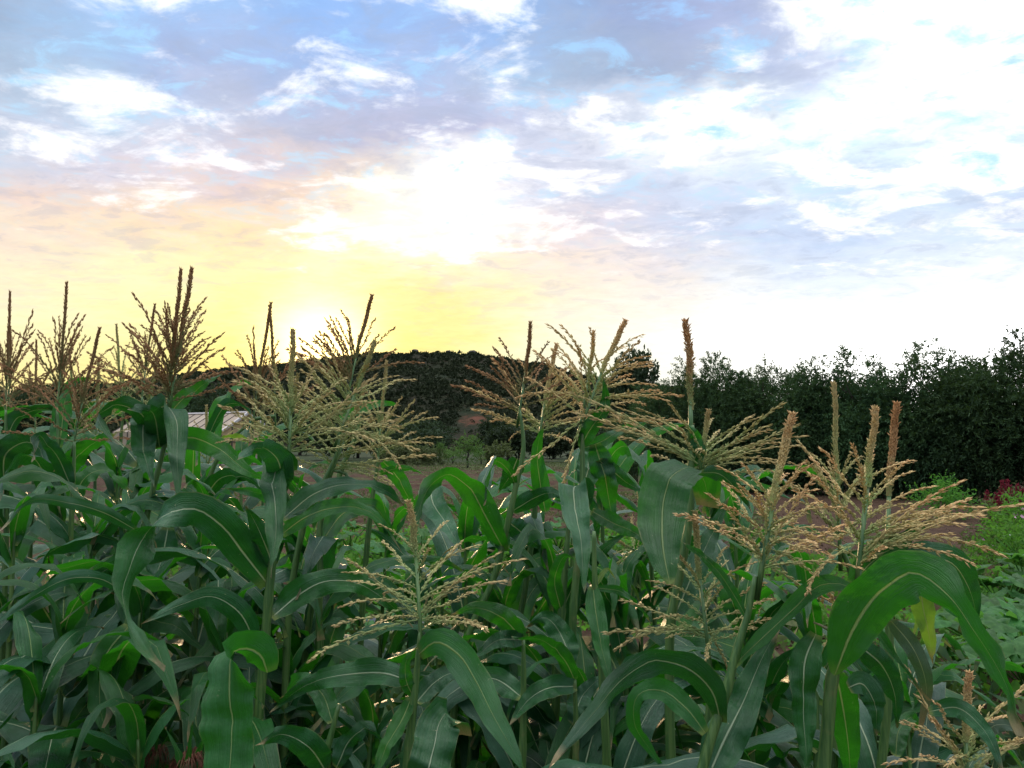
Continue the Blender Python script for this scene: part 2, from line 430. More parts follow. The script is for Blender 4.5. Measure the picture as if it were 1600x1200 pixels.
def simple(name, col, rough=0.8, var=0.35, scale=30, col2=None, bump=0.3, trans=None, tf=0.3, spec=0.3, dist=0.01):
    m, n = newmat(name)
    pos = n.add('ShaderNodeNewGeometry').outputs['Position']
    oi = n.add('ShaderNodeObjectInfo').outputs['Random']
    nz = n.noise(pos, scale, 5, 0.6)
    c2 = col2 or tuple(v * (1 - var) for v in col[:3]) + (1,)
    c = n.mix(n.ss(nz, 0.35, 0.65), tuple(col[:3]) + (1,), tuple(c2[:3]) + (1,))
    hsv = n.add('ShaderNodeHueSaturation'); n.l.new(c, hsv.inputs['Color'])
    n.set(hsv.inputs['Value'], n.mr(oi, 0, 1, 0.85, 1.15))
    p = n.add('ShaderNodeBsdfPrincipled'); n.l.new(hsv.outputs[0], p.inputs['Base Color'])
    p.inputs['Roughness'].default_value = rough; p.inputs['Specular IOR Level'].default_value = spec
    if bump:
        b = n.add('ShaderNodeBump'); b.inputs['Strength'].default_value = bump; b.inputs['Distance'].default_value = dist
        n.l.new(nz, b.inputs['Height']); n.l.new(b.outputs[0], p.inputs['Normal'])
    sh = p.outputs[0]
    if trans:
        t = n.add('ShaderNodeBsdfTranslucent'); t.inputs[0].default_value = tuple(trans[:3]) + (1,)
        mx = n.add('ShaderNodeMixShader'); mx.inputs[0].default_value = tf
        n.l.new(sh, mx.inputs[1]); n.l.new(t.outputs[0], mx.inputs[2]); sh = mx.outputs[0]
    finish(n, sh)
    return m

def stalk_mat():
    m, n = newmat('corn_stalk')
    tcn = n.add('ShaderNodeTexCoord'); pos = n.add('ShaderNodeNewGeometry').outputs['Position']
    st = n.noise(n.mapv(pos, (180, 180, 6)), 1.0, 3, 0.6)
    bl = n.noise(pos, 22.0, 4, 0.6)
    c = n.mix(n.ss(st, 0.35, 0.65), (0.040, 0.105, 0.022, 1), (0.10, 0.18, 0.045, 1))
    c = n.mix(n.ss(bl, 0.55, 0.75, 0, 0.7), c, (0.17, 0.17, 0.06, 1))
    p = n.add('ShaderNodeBsdfPrincipled'); n.l.new(c, p.inputs['Base Color']); p.inputs['Roughness'].default_value = 0.45
    b = n.add('ShaderNodeBump'); b.inputs['Strength'].default_value = 0.4; b.inputs['Distance'].default_value = 0.002
    n.l.new(st, b.inputs['Height']); n.l.new(b.outputs[0], p.inputs['Normal'])
    finish(n, p.outputs[0]); return m
M['stalk'] = stalk_mat()

def tassel_mat(name, tip, mid, base, t0=0.05, t1=0.55):
    m, n = newmat(name)
    uvn = n.add('ShaderNodeTexCoord').outputs['UV']
    sp = n.add('ShaderNodeSeparateXYZ'); n.l.new(uvn, sp.inputs[0])
    pos = n.add('ShaderNodeNewGeometry').outputs['Position']
    oi = n.add('ShaderNodeObjectInfo').outputs['Random']
    nz = n.noise(pos, 55.0, 3, 0.6)
    f = n.m('ADD', sp.outputs[1], n.m('ADD', n.m('MULTIPLY', n.m('SUBTRACT', nz, 0.5), 0.9), n.m('MULTIPLY', n.m('SUBTRACT', oi, 0.5), 0.35)))
    c = n.ramp(f, [(t0, base), (t1, mid), (1.0, tip)]).outputs[0]
    nz2 = n.noise(pos, 240.0, 2, 0.5)
    c = n.mix(n.ss(nz2, 0.45, 0.7, 0, 0.6), c, tuple(v * 0.5 for v in mid[:3]) + (1,))
    p = n.add('ShaderNodeBsdfPrincipled'); n.l.new(c, p.inputs['Base Color']); p.inputs['Roughness'].default_value = 0.65
    p.inputs['Specular IOR Level'].default_value = 0.25
    tr = n.add('ShaderNodeBsdfTranslucent'); n.l.new(c, tr.inputs[0])
    mx = n.add('ShaderNodeMixShader'); mx.inputs[0].default_value = 0.28
    n.l.new(p.outputs[0], mx.inputs[1]); n.l.new(tr.outputs[0], mx.inputs[2])
    finish(n, mx.outputs[0]); return m
M['tas_g'] = tassel_mat('tassel_greenish', (0.60, 0.45, 0.20, 1), (0.52, 0.49, 0.20, 1), (0.30, 0.40, 0.14, 1))
M['tas_t'] = tassel_mat('tassel_tan', (0.76, 0.50, 0.23, 1), (0.64, 0.54, 0.23, 1), (0.36, 0.47, 0.16, 1), 0.0, 0.4)
M['tas_r'] = tassel_mat('tassel_spike_brown', (0.60, 0.32, 0.13, 1), (0.56, 0.34, 0.15, 1), (0.30, 0.34, 0.12, 1), 0.10, 0.45)
M['tas_o'] = tassel_mat('tassel_spike_rust', (0.40, 0.20, 0.085, 1), (0.36, 0.22, 0.095, 1), (0.20, 0.22, 0.08, 1), 0.10, 0.45)
# ------------------------------------------------------------------ ground
rng = np.random.default_rng(5)

def vnoise(x, y, seed=0):
    """smooth value noise on arrays"""
    r = np.random.default_rng(seed); T = r.random((256, 256))
    xi = np.floor(x).astype(int); yi = np.floor(y).astype(int); fx = x - xi; fy = y - yi
    fx = fx * fx * (3 - 2 * fx); fy = fy * fy * (3 - 2 * fy)
    g = lambda a, b: T[(a) % 256, (b) % 256]
    return (g(xi, yi) * (1 - fx) + g(xi + 1, yi) * fx) * (1 - fy) + (g(xi, yi + 1) * (1 - fx) + g(xi + 1, yi + 1) * fx) * fy

def ground_z(x, y):
    x = np.asarray(x, float); y = np.asarray(y, float)
    near = np.clip((70 - y) / 20, 0, 1)
    z = (vnoise(x * 0.8, y * 0.8, 1) - 0.5) * 0.06 + (vnoise(x * 3.1, y * 3.1, 2) - 0.5) * 0.05 + (vnoise(x * 9.0, y * 9.0, 3) - 0.5) * 0.025
    furrow = np.clip((y - 13) / 2, 0, 1) * np.clip((60 - y) / 8, 0, 1) * np.clip((7.0 - x) / 1.5, 0, 1)
    z = z + furrow * 0.075 * np.sin((y + 0.12 * x + 0.5 * vnoise(x * 0.5, y * 0.5, 4)) * 2 * math.pi / 1.35)
    rows = np.clip((13.5 - y) / 1.5, 0, 1)
    z = z + rows * 0.05 * np.sin((y * 0.9 + 0.25 * x) * 2 * math.pi / 1.2)
    return z * near + 0.25 * (1 - near) * (vnoise(x * 0.1, y * 0.1, 6) - 0.5)

def gz(x, y):
    return float(ground_z(np.array([x]), np.array([y]))[0])

def axis_pts(edges):
    a = []
    for lo, hi, st in edges: a.extend(np.arange(lo, hi, st))
    return np.array(a)
gx = axis_pts([(-2500, -400, 300), (-400, -60, 20), (-60, -16, 1.0), (-16, 16, 0.16), (16, 60, 1.0), (60, 400, 20), (400, 2501, 300)])
gy = axis_pts([(-300, -10, 30), (-10, 2, 1.0), (2, 30, 0.13), (30, 64, 0.35), (64, 160, 3), (160, 600, 40), (600, 4001, 300)])
GX, GY = np.meshgrid(gx, gy)
GZ = ground_z(GX, GY)
nx, ny = len(gx), len(gy)
me = bpy.data.meshes.new('ground')
me.vertices.add(nx * ny); me.vertices.foreach_set('co', np.stack([GX, GY, GZ], -1).astype(np.float32).ravel())
ii, jj = np.meshgrid(np.arange(nx - 1), np.arange(ny - 1))
b0 = (jj * nx + ii).ravel()
Q = np.stack([b0, b0 + 1, b0 + nx + 1, b0 + nx], -1).astype(np.int32)
me.loops.add(len(Q) * 4); me.loops.foreach_set('vertex_index', Q.ravel())
me.polygons.add(len(Q)); me.polygons.foreach_set('loop_start', np.arange(0, len(Q) * 4, 4, dtype=np.int32))
me.polygons.foreach_set('loop_total', np.full(len(Q), 4, dtype=np.int32)); me.polygons.foreach_set('use_smooth', np.ones(len(Q), dtype=bool))
me.update(calc_edges=True)

m, n = newmat('soil')
pos = n.add('ShaderNodeNewGeometry').outputs['Position']
ps = n.add('ShaderNodeSeparateXYZ'); n.l.new(pos, ps.inputs[0])
big = n.noise(n.mapv(pos, (0.25, 0.6, 1)), 1.0, 5, 0.6); med = n.noise(pos, 5.0, 6, 0.65); fine = n.noise(pos, 38.0, 5, 0.65)
c = n.mix(n.ss(med, 0.3, 0.7), (0.040, 0.022, 0.014, 1), (0.076, 0.043, 0.028, 1))
c = n.mix(n.ss(fine, 0.5, 0.75, 0, 0.7), c, (0.14, 0.085, 0.06, 1))
c = n.mix(n.ss(n.noise(pos, 90.0, 2), 0.62, 0.72, 0, 0.7), c, (0.24, 0.17, 0.10, 1))
weed = n.m('MULTIPLY', n.ss(n.m('ADD', big, n.m('MULTIPLY', n.m('SUBTRACT', med, 0.5), 0.5)), 0.50, 0.62), n.m('MULTIPLY', n.ss(ps.outputs[1], 22.0, 60.0, 0.55, 1.0), n.ss(ps.outputs[0], 5.0, 7.0, 1.0, 0.1)))
c = n.mix(weed, c, (0.060, 0.085, 0.026, 1))
far = n.ss(ps.outputs[1], 50.0, 64.0)
c = n.mix(far, c, n.mix(n.ss(big, 0.4, 0.6), (0.026, 0.045, 0.016, 1), (0.05, 0.052, 0.028, 1)))
p = n.add('ShaderNodeBsdfPrincipled'); n.l.new(c, p.inputs['Base Color']); p.inputs['Roughness'].default_value = 0.95; p.inputs['Specular IOR Level'].default_value = 0.1
b = n.add('ShaderNodeBump'); b.inputs['Strength'].default_value = 0.9; b.inputs['Distance'].default_value = 0.04
n.l.new(n.m('ADD', med, n.m('MULTIPLY', fine, 0.6)), b.inputs['Height']); n.l.new(b.outputs[0], p.inputs['Normal'])
finish(n, p.outputs[0]); M['soil'] = m
me.materials.append(m)
tag(link('ground', me), kind='structure')

# ------------------------------------------------------------------ hill
RID = [(-900, 640), (-300, 628), (0, 615), (150, 604), (250, 592), (305, 584), (350, 578), (400, 575), (440, 571), (500, 561), (550, 557), (600, 555), (628, 556), (648, 550), (668, 553),
       (700, 551), (728, 555), (738, 551), (750, 555), (780, 559), (820, 566), (850, 569), (880, 578), (905, 585), (940, 592), (990, 599), (1040, 606), (1120, 618), (1250, 635), (1500, 650), (2100, 660), (2600, 664)]
rpx = np.array([a for a, _ in RID], float); rpy = np.array([b for _, b in RID], float)
D0, D1 = 130.0, 430.0
hu = np.concatenate([np.arange(-900, 200, 20), np.arange(200, 1100, 4), np.arange(1100, 2601, 25)]).astype(float)
hv = np.linspace(0, 1.35, 64)
def hill_pt(px, v):
    px = np.asarray(px, float); v = np.asarray(v, float)
    d = D0 + (D1 - D0) * v
    top = (HZ - np.interp(px, rpx, rpy)) / F * D1 + CAM_Z
    prof = np.where(v <= 1, np.clip(v, 0, 1) ** 0.92, 1 - (v - 1) * 1.1)
    x = (px - 800) / F * d
    bump = (vnoise(px * 0.012 + 9, v * 5.0, 31) - 0.5) * 5.0 + (vnoise(px * 0.04, v * 14.0, 32) - 0.5) * 2.2
    fade = np.clip(v * 4, 0, 1) * np.clip((1.0 - v) * 6, 0.08, 1)
    z = top * prof + bump * fade - 0.6 * (v < 0.01)
    z = z + (vnoise(px * 0.35, v * 60, 33) - 0.5) * 0.9 * np.clip(v * 4, 0, 1)
    return x, d, z
HU, HV = np.meshgrid(hu, hv)
hx, hy, hz = hill_pt(HU, HV)
nu, nv = len(hu), len(hv)
me = bpy.data.meshes.new('hill')
me.vertices.add(nu * nv); me.vertices.foreach_set('co', np.stack([hx, hy, hz], -1).astype(np.float32).ravel())
ii, jj = np.meshgrid(np.arange(nu - 1), np.arange(nv - 1)); b0 = (jj * nu + ii).ravel()
Q = np.stack([b0, b0 + 1, b0 + nu + 1, b0 + nu], -1).astype(np.int32)
me.loops.add(len(Q) * 4); me.loops.foreach_set('vertex_index', Q.ravel())
me.polygons.add(len(Q)); me.polygons.foreach_set('loop_start', np.arange(0, len(Q) * 4, 4, dtype=np.int32))
me.polygons.foreach_set('loop_total', np.full(len(Q), 4, dtype=np.int32)); me.polygons.foreach_set('use_smooth', np.ones(len(Q), dtype=bool))
me.update(calc_edges=True)
m, n = newmat('hillside')
pos = n.add('ShaderNodeNewGeometry').outputs['Position']
a1 = n.noise(pos, 0.06, 6, 0.65); a2 = n.noise(pos, 0.5, 4, 0.6)
c = n.mix(n.ss(a1, 0.35, 0.65), (0.024, 0.021, 0.013, 1), (0.016, 0.023, 0.011, 1))
c = n.mix(n.ss(a2, 0.55, 0.75), c, (0.060, 0.045, 0.028, 1))
cpt = Vector(((745 - 800) / F * 165, 165, 5.5))
dn = n.add('ShaderNodeVectorMath', operation='DISTANCE'); n.set(dn.inputs[0], n.mapv(pos, (1, 0.35, 2.0))); dn.inputs[1].default_value = (cpt.x, cpt.y * 0.35, cpt.z * 2.0)
patch = n.ss(n.m('ADD', dn.outputs['Value'], n.m('MULTIPLY', a2, 6.0)), 4.5, 7.5, 1.0, 0.0)
c = n.mix(patch, c, n.mix(a2, (0.13, 0.045, 0.03, 1), (0.07, 0.045, 0.025, 1)))
p = n.add('ShaderNodeBsdfPrincipled'); n.l.new(c, p.inputs['Base Color']); p.inputs['Roughness'].default_value = 0.95; p.inputs['Specular IOR Level'].default_value = 0.05
b = n.add('ShaderNodeBump'); b.inputs['Strength'].default_value = 1.0; b.inputs['Distance'].default_value = 1.0
n.l.new(a2, b.inputs['Height']); n.l.new(b.outputs[0], p.inputs['Normal'])
finish(n, p.outputs[0]); me.materials.append(m)
tag(link('hill', me), kind='structure')

# foliage materials
def foliage(name, c1, c2, tr, tf=0.22, scale=1.2, rough=0.6):
    m, n = newmat(name)
    pos = n.add('ShaderNodeNewGeometry').outputs['Position']
    oi = n.add('ShaderNodeObjectInfo').outputs['Random']
    a = n.noise(pos, scale, 4, 0.6); a2 = n.noise(pos, scale * 9, 2, 0.6)
    f = n.ss(n.m('ADD', n.m('MULTIPLY', a, 0.6), n.m('MULTIPLY', a2, 0.4)), 0.38, 0.62)
    c = n.mix(f, c1, c2)
    h = n.add('ShaderNodeHueSaturation'); n.l.new(c, h.inputs['Color']); n.set(h.inputs['Value'], n.mr(oi, 0, 1, 0.8, 1.2)); n.set(h.inputs['Hue'], n.mr(oi, 0, 1, 0.49, 0.51))
    p = n.add('ShaderNodeBsdfPrincipled'); n.l.new(h.outputs[0], p.inputs['Base Color']); p.inputs['Roughness'].default_value = rough
    p.inputs['Specular IOR Level'].default_value = 0.10
    t = n.add('ShaderNodeBsdfTranslucent'); t.inputs[0].default_value = tr
    mx = n.add('ShaderNodeMixShader'); mx.inputs[0].default_value = tf
    n.l.new(p.outputs[0], mx.inputs[1]); n.l.new(t.outputs[0], mx.inputs[2]); finish(n, mx.outputs[0])
    return m
M['scrub'] = foliage('scrub_leaves', (0.018, 0.024, 0.012, 1), (0.034, 0.040, 0.019, 1), (0.03, 0.05, 0.015, 1), 0.08, 0.05, 0.9)
M['hedge'] = foliage('hedge_leaves', (0.020, 0.046, 0.020, 1), (0.050, 0.095, 0.036, 1), (0.10, 0.18, 0.03, 1), 0.18, 0.9)
M['oak'] = foliage('far_tree_leaves', (0.020, 0.036, 0.018, 1), (0.035, 0.058, 0.026, 1), (0.08, 0.12, 0.03, 1), 0.15, 0.5)
M['citrus'] = foliage('young_tree_leaves', (0.045, 0.095, 0.022, 1), (0.085, 0.15, 0.040, 1), (0.16, 0.30, 0.05, 1), 0.28, 1.5)
M['herb'] = foliage('herb_leaves', (0.045, 0.13, 0.022, 1), (0.085, 0.20, 0.035, 1), (0.16, 0.42, 0.04, 1), 0.35, 3.0)
M['herb_dull'] = foliage('dull_weed_leaves', (0.065, 0.085, 0.035, 1), (0.12, 0.13, 0.055, 1), (0.16, 0.22, 0.06, 1), 0.25, 3.0)
M['bark'] = simple('bark', (0.055, 0.042, 0.032), 0.9, 0.5, 14, dist=0.02)

def leaf_quads(cen, dirs, length, width, rng, droop=0.0):
    """one narrow quad (diamond-ish) per centre; dirs (n,3)"""
    n_ = len(cen)
    d = dirs / (np.linalg.norm(dirs, axis=1, keepdims=True) + 1e-9)
    r = rng.normal(size=(n_, 3)); s = np.cross(d, r); s /= (np.linalg.norm(s, axis=1, keepdims=True) + 1e-9)
    L = (length * (0.7 + 0.6 * rng.random(n_)))[:, None]; Wd = (width * (0.7 + 0.6 * rng.random(n_)))[:, None]
    a = cen; mmid = cen + d * L * 0.45; tip = cen + d * L
    tip[:, 2] -= droop * L[:, 0]
    return np.stack([a, mmid + s * Wd * 0.5, tip, mmid - s * Wd * 0.5], 1)

def crown_quads(rng, h0, h1, rx, ry, nsprig, per, sprig_len, leaf_l, leaf_w, lobes=9, droop=0.35, hollow=0.35, topshag=1.0):
    """sprigs of narrow leaves through an uneven crown between heights h0..h1"""
    hc = (h0 + h1) / 2; hh = (h1 - h0) / 2
    lob = rng.normal(size=(lobes, 3)); lob /= np.linalg.norm(lob, axis=1, keepdims=True)
    lobr = 0.5 + 0.22 * rng.random(lobes)
    cen = []
    k = rng.integers(0, lobes, nsprig)
    v = rng.normal(size=(nsprig, 3)); v /= np.linalg.norm(v, axis=1, keepdims=True)
    rad = (hollow + (1 - hollow) * rng.random(nsprig) ** 0.45)[:, None] * lobr[k][:, None]
    p = lob[k] * 0.52 + v * rad
    base = p * np.array([rx, ry, hh]) + np.array([0, 0, hc])
    sd = v * 0.8 + lob[k] * 0.5 + np.array([0, 0, 0.35 * topshag]) + rng.normal(size=(nsprig, 3)) * 0.35
    sd /= np.linalg.norm(sd, axis=1, keepdims=True)
    t = np.tile(np.linspace(0.0, 1.0, per), nsprig); i = np.repeat(np.arange(nsprig), per)
    sl = sprig_len * (0.6 + 0.8 * rng.random(nsprig))
    c_ = base[i] + sd[i] * (sl[i] * t)[:, None]
    c_[:, 2] -= droop * sl[i] * t * t
    ld = sd[i] * 0.6 + rng.normal(size=(len(i), 3)) * 0.6 + np.array([0, 0, -0.35 * droop])
    keep = c_[:, 2] > 0.05
    return leaf_quads(c_[keep], ld[keep], leaf_l, leaf_w, rng, 0.1)

def trunk_mesh(name, h, r, limbs, rx, seed):
    rr = random.Random(seed); vs, fs = [], []
    p0 = Vector((0, 0, -0.15)); pts = [p0]; 
    for i in range(1, 6): pts.append(Vector((rr.uniform(-.06, .06) * i * h * .12, rr.uniform(-.06, .06) * i * h * .12, h * 0.62 * i / 5)))
    tube(vs, fs, pts, [r * (1.25 - 0.14 * i) for i in range(6)], 8)
    for q in range(limbs):
        b = pts[rr.randint(1, 5)]; a = rr.uniform(0, 2 * math.pi)
        e = Vector((math.cos(a) * rx * rr.uniform(.4, .8), math.sin(a) * rx * rr.uniform(.4, .8), h * rr.uniform(0.6, 0.93)))
        mm = b.lerp(e, 0.5) + Vector((rr.uniform(-.1, .1), rr.uniform(-.1, .1), h * .04))
        tube(vs, fs, [b, mm, e], [r * .5, r * .3, r * .1], 5)
    return mesh(name, vs, fs, M['bark'])

# scrub on the hill, one mass nobody could count
NB = 23000
bu = rng.uniform(-300, 1250, NB); bv = np.where(rng.random(NB) < .3, rng.random(NB) * .28, rng.random(NB) ** 1.1 * 1.02)
x_, y_, z_ = hill_pt(bu, bv)
ok = ~((np.abs(x_ - cpt.x) < 4) & (y_ < 176) & (y_ > 140) & (rng.random(NB) < 0.9))
x_, y_, z_ = x_[ok], y_[ok], z_[ok]
per = 20; nb = len(x_)
R_ = (0.55 + 1.0 * rng.random(nb) ** 2.2) * np.clip(y_ / 250, 0.5, 1.2)
i = np.repeat(np.arange(nb), per)
v = rng.normal(size=(nb * per, 3)); v /= np.linalg.norm(v, axis=1, keepdims=True); v[:, 2] = np.abs(v[:, 2])
cen = np.stack([x_, y_, z_], 1)[i] + v * (R_[i] * (0.3 + 0.6 * rng.random(nb * per)))[:, None] * np.array([1.1, 1.1, .75])
qd = leaf_quads(cen, v + rng.normal(size=v.shape) * 0.5, 1.0, 0.7, rng)
qd = cen[:, None, :] + (qd - cen[:, None, :]) * (R_[i] * 0.8)[:, None, None]
tag(link('hillside_scrub', quads('hillside_scrub', qd, M['scrub'])), kind='stuff', label='dark dense scrub covering the whole hill behind the field', cat='scrub')
# rocky outcrops on the ridge
rocks = [(648, 551, 1.9, 'pale weathered boulder on the highest bump of the hill ridge'), (738, 552, 2.2, 'squared boulder standing out on the ridge right of the summit'), (628, 557, 1.4, 'small boulder on the ridge left of the summit bump'), (700, 553, 1.5, 'low rounded boulder on the middle of the hill summit')]
M['rock'] = simple('boulder', (0.10, 0.085, 0.07), 0.9, 0.4, 1.2, dist=0.3)
for (px, py, s, lb) in rocks:
    vs, fs = [], []
    K, Rn = 10, 6
    for a in range(Rn + 1):
        for b_ in range(K):
            th = math.pi * a / Rn; ph = 2 * math.pi * b_ / K
            d_ = Vector((math.sin(th) * math.cos(ph), math.sin(th) * math.sin(ph), math.cos(th)))
            rr_ = s * (0.75 + 0.5 * mnoise.noise(d_ * 1.3 + Vector((px, 0, 0))))
            vs.append(Vector((d_.x * 1.4, d_.y * 1.3, d_.z * 0.8)) * rr_)
    for a in range(Rn):
        for b_ in range(K):
            b2 = (b_ + 1) % K
            fs.append((a * K + b_, (a + 1) * K + b_, (a + 1) * K + b2, a * K + b2))
    hx_, hy_, hz_ = hill_pt([px], [0.995])
    o = link('boulder', mesh('boulder', vs, fs, M['rock'], smooth=False)); o.location = (float(hx_[0]), float(hy_[0]), float(hz_[0]) + 0.3)
    tag(o, lb, 'boulder', 'boulders on the hill ridge')

# ------------------------------------------------------------------ trees
def tree(kind, name, label, cat, x, y, sx, sz, rz, group=None):
    r = empty(name, (x, y, gz(x, y) - 0.02), rz); tag(r, label, cat, group)
    cr, tr = kind
    c_ = link('crown', cr, r); c_.scale = (sx, sx, sz)
    t_ = link('trunk', tr, r); t_.scale = (sx, sx, sz)
    return r
hedge_k = []
for q in range(4):
    rg = np.random.default_rng(40 + q)
    Q1 = crown_quads(rg, 0.15, 3.75, 1.75, 1.45, 2100, 14, 0.46, 0.115, 0.038, lobes=12, droop=0.45)
    Q2 = []
    for t_ in range(8):
        ox = rg.uniform(-1.25, 1.25); oz = -0.55 * abs(ox) - 0.35 * rg.random() if t_ else 0.0
        Q2.append(crown_quads(rg, 3.1, 4.62, 0.40, 0.40, 44, 16, 0.32, 0.11, 0.036, lobes=4, droop=0.4, topshag=1.4) + np.array([ox if t_ else .2, rg.uniform(-.7, .7), oz]))
    Q2 = np.concatenate(Q2)
    hedge_k.append((quads('crown', np.concatenate([Q1, Q2]), M['hedge']), trunk_mesh('trunk', 4.0, 0.11, 9, 1.3, q)))
# px, distance, top row
hedge = [
 (1050, 29.5, 576, 1.0, 'low dark tree ending the tree row at left, behind the tall rust-brown spike'),
 (1092, 28.5, 553, 1.0, 'narrow dark tree second from the left end of the tree row'),
 (1140, 27.5, 545, 1.0, 'dark tree in the row with feathery upright top, third from its left end'),
 (1190, 26.8, 550, 1.05, 'dark tree in the row just left of and above the thick tan tassel spike'),
 (1240, 26.0, 553, 1.05, 'flat-topped dark tree in the row directly above the thick tan tassel spike'),
 (1292, 25.4, 552, 1.05, 'dark tree in the row standing behind the slender tan tassel spike'),
 (1345, 24.6, 542, 1.05, 'dark tree in the row with a pointed tuft, behind the pair of tan tassel spikes'),
 (1402, 24.0, 566, 1.05, 'low dome-shaped tree in the dip of the tree row at the right'),
 (1458, 23.3, 520, 1.1, 'tall tree in the row with a loose shaggy top left of the highest tree'),
 (1515, 22.8, 540, 1.1, 'broad dark tree in the row next to the highest tree at the right'),
 (1566, 22.0, 512, 1.15, 'highest tree of the row, olive-tinged airy top near the right picture edge'),
 (975, 35, 640, 0.9, 'small dark tree filling the gap between the hill and the tree row'),
 (1015, 33, 598, 0.95, 'dark shrubby tree just left of the tree row, under the lone round-topped tree'),
 (1075, 33, 588, 1.1, 'dark tree in the back line, filling the left end of the tree row'),
 (1165, 31, 590, 1.15, 'dark tree in the back line between the third and fourth of the row'),
 (1268, 30, 592, 1.15, 'dark tree in the back line, left of the slender tan spike'),
 (1375, 28.5, 590, 1.15, 'dark tree in the back line above the pair of tan spikes'),
 (1485, 27, 574, 1.15, 'dark tree in the back line between the two tallest at right'),
 (1622, 21.4, 535, 1.15, 'dark tree cut by the right picture edge at the end of the tree row'),
]
for q, (px, d, top, s, lb) in enumerate(hedge):
    h = CAM_Z + (HZ - top) / F * d
    g = G(px, d)
    if h < 3.2: s *= .8
    tree(hedge_k[q % 4], 'hedgerow_tree', lb, 'tree', g.x, g.y, s * 0.80, h / 4.62, q * 1.9, 'row of dark trees behind the field')
far_k = []
for q in range(3):
    rg = np.random.default_rng(60 + q)
    Q1 = crown_quads(rg, 0.9, 5.0, 2.3, 2.2, 700, 10, 0.6, 0.26, 0.14, lobes=9, droop=0.2)
    far_k.append((quads('crown', Q1, M['oak']), trunk_mesh('trunk', 4.6, 0.16, 8, 1.6, 20 + q)))
fars = [
 (595, 78, 652, 1.0, 'dark bushy tree at the foot of the hill behind the right-leaning tassel'),
 (642, 74, 655, 1.0, 'dark round tree at the foot of the hill, left of the young orchard trees'),
 (678, 82, 662, 0.9, 'lower dark tree just left of the reddish bare slope'),
 (560, 84, 648, 0.9, 'dark tree at the hill foot half hidden by the big tassel at centre left'),
 (775, 76, 650, 0.75, 'tall dark tree right of the reddish bare slope'),
 (812, 80, 662, 0.9, 'dark tree behind the leaning corn stalk in the centre'),
 (865, 78, 668, 0.9, 'dark tree low behind the crowded central tassels'),
 (940, 74, 655, 1.0, 'dark tree beyond the corn right of centre'),
 (1000, 52, 640, 0.9, 'dark bushy tree between the hill and the tree row'),
 (992, 88, 553, 1.25, 'lone round-topped tree standing above the others right of the hill'),
 (1030, 60, 608, 0.8, 'dark tree beside the left end of the tree row'),
 (335, 92, 612, 1.2, 'green tree behind the greenhouse roof'),
 (292, 96, 618, 1.0, 'dark tree behind the left part of the greenhouse roof'),
 (130, 100, 590, 1.1, 'distant dark tree top seen through the tassels at the far left'),
 (40, 96, 604, 1.2, 'distant dark tree at the left picture edge'),
 (470, 96, 640, 1.1, 'dark tree right of the greenhouse, behind the thick upright tassel'),
 (525, 70, 664, 1.0, 'dark tree behind the low rusty tassel branches left of centre'),
 (620, 68, 668, 1.0, 'low dark tree in front of the others under the hill'),
 (665, 66, 672, 0.8, 'low dark tree behind the low shrub row'),
 (795, 66, 664, 0.9, 'dark tree in shade behind the central leaning stalk'),
 (835, 68, 668, 0.9, 'dark tree between two central tassels low under the hill'),
 (900, 66, 664, 0.9, 'dark tree behind the densest central tassel'),
 (965, 60, 654, 1.0, 'dark tree under the right shoulder of the hill'),
 (215, 102, 606, 1.1, 'distant dark tree left of the twin-spike tassel'),
]
for q, (px, d, top, s, lb) in enumerate(fars):
    h = CAM_Z + (HZ - top) / F * d; g = G(px, d)
    tree(far_k[q % 3], 'dark_tree', lb, 'tree', g.x, g.y, s, h / 5.0, q * 2.3, 'dark trees at the foot of the hill')
cit_k = []
for q in range(2):
    rg = np.random.default_rng(80 + q)
    Q1 = crown_quads(rg, 0.7, 2.9, 0.85, 0.8, 170, 12, 0.38, 0.13, 0.06, lobes=9, droop=0.1, hollow=0.5, topshag=2.2)
    cit_k.append((quads('crown', Q1, M['citrus']), trunk_mesh('trunk', 2.5, 0.06, 6, 0.6, 50 + q)))
for q, (px, d, top, sx, lb) in enumerate([
 (690, 55, 692, 0.55, 'slim young orchard tree, leftmost of the small green trees on the bare soil'),
 (708, 58, 700, 0.85, 'bushy low young tree between the slim one and the open-crowned one'),
 (731, 50, 681, 1.05, 'open-crowned young orchard tree with a visible trunk on the bare soil'),
 (752, 57, 698, 0.8, 'small young tree in the shade just right of the open-crowned one')]):
    h = CAM_Z + (HZ - top) / F * d; g = G(px, d)
    tree(cit_k[q % 2], 'young_tree', lb, 'tree', g.x, g.y, sx, h / 2.95, q * 1.3, 'young orchard trees')

def shrub_mesh(name, seed, rx, ry, h, nspr, per, L, w, mat, sl=0.2):
    rg = np.random.default_rng(seed)
    return quads(name, crown_quads(rg, 0.0, h, rx, ry, nspr, per, sl, L, w, lobes=8, droop=0.1, hollow=0.3), mat)
# low shrub row at the far edge of the soil
sh = [shrub_mesh('shrub', 90 + q, 1.1, 0.6, 1.25, 150, 9, 0.17, 0.09, M['herb_dull']) for q in range(2)]
for q, (px, d, s, lb) in enumerate([(600, 56, 1.0, 'low grey-green shrub at the far edge of the soil, left'), (628, 56, 1.1, 'low shrub left of the trimmed pair by the orchard'),
        (655, 55, 1.0, 'low grey-green shrub left of the slim young tree'), (676, 55, 1.0, 'low shrub touching the slim young tree'), (780, 54, 1.2, 'low shrub in front of the tall dark tree')]):
    g = G(px, d); o = link('low_shrub', sh[q % 2]); o.location = (g.x, g.y, gz(g.x, g.y)); o.scale = (s, s, s); o.rotation_euler.z = q
    tag(o, lb, 'shrub', 'low shrubs along the far edge of the soil')

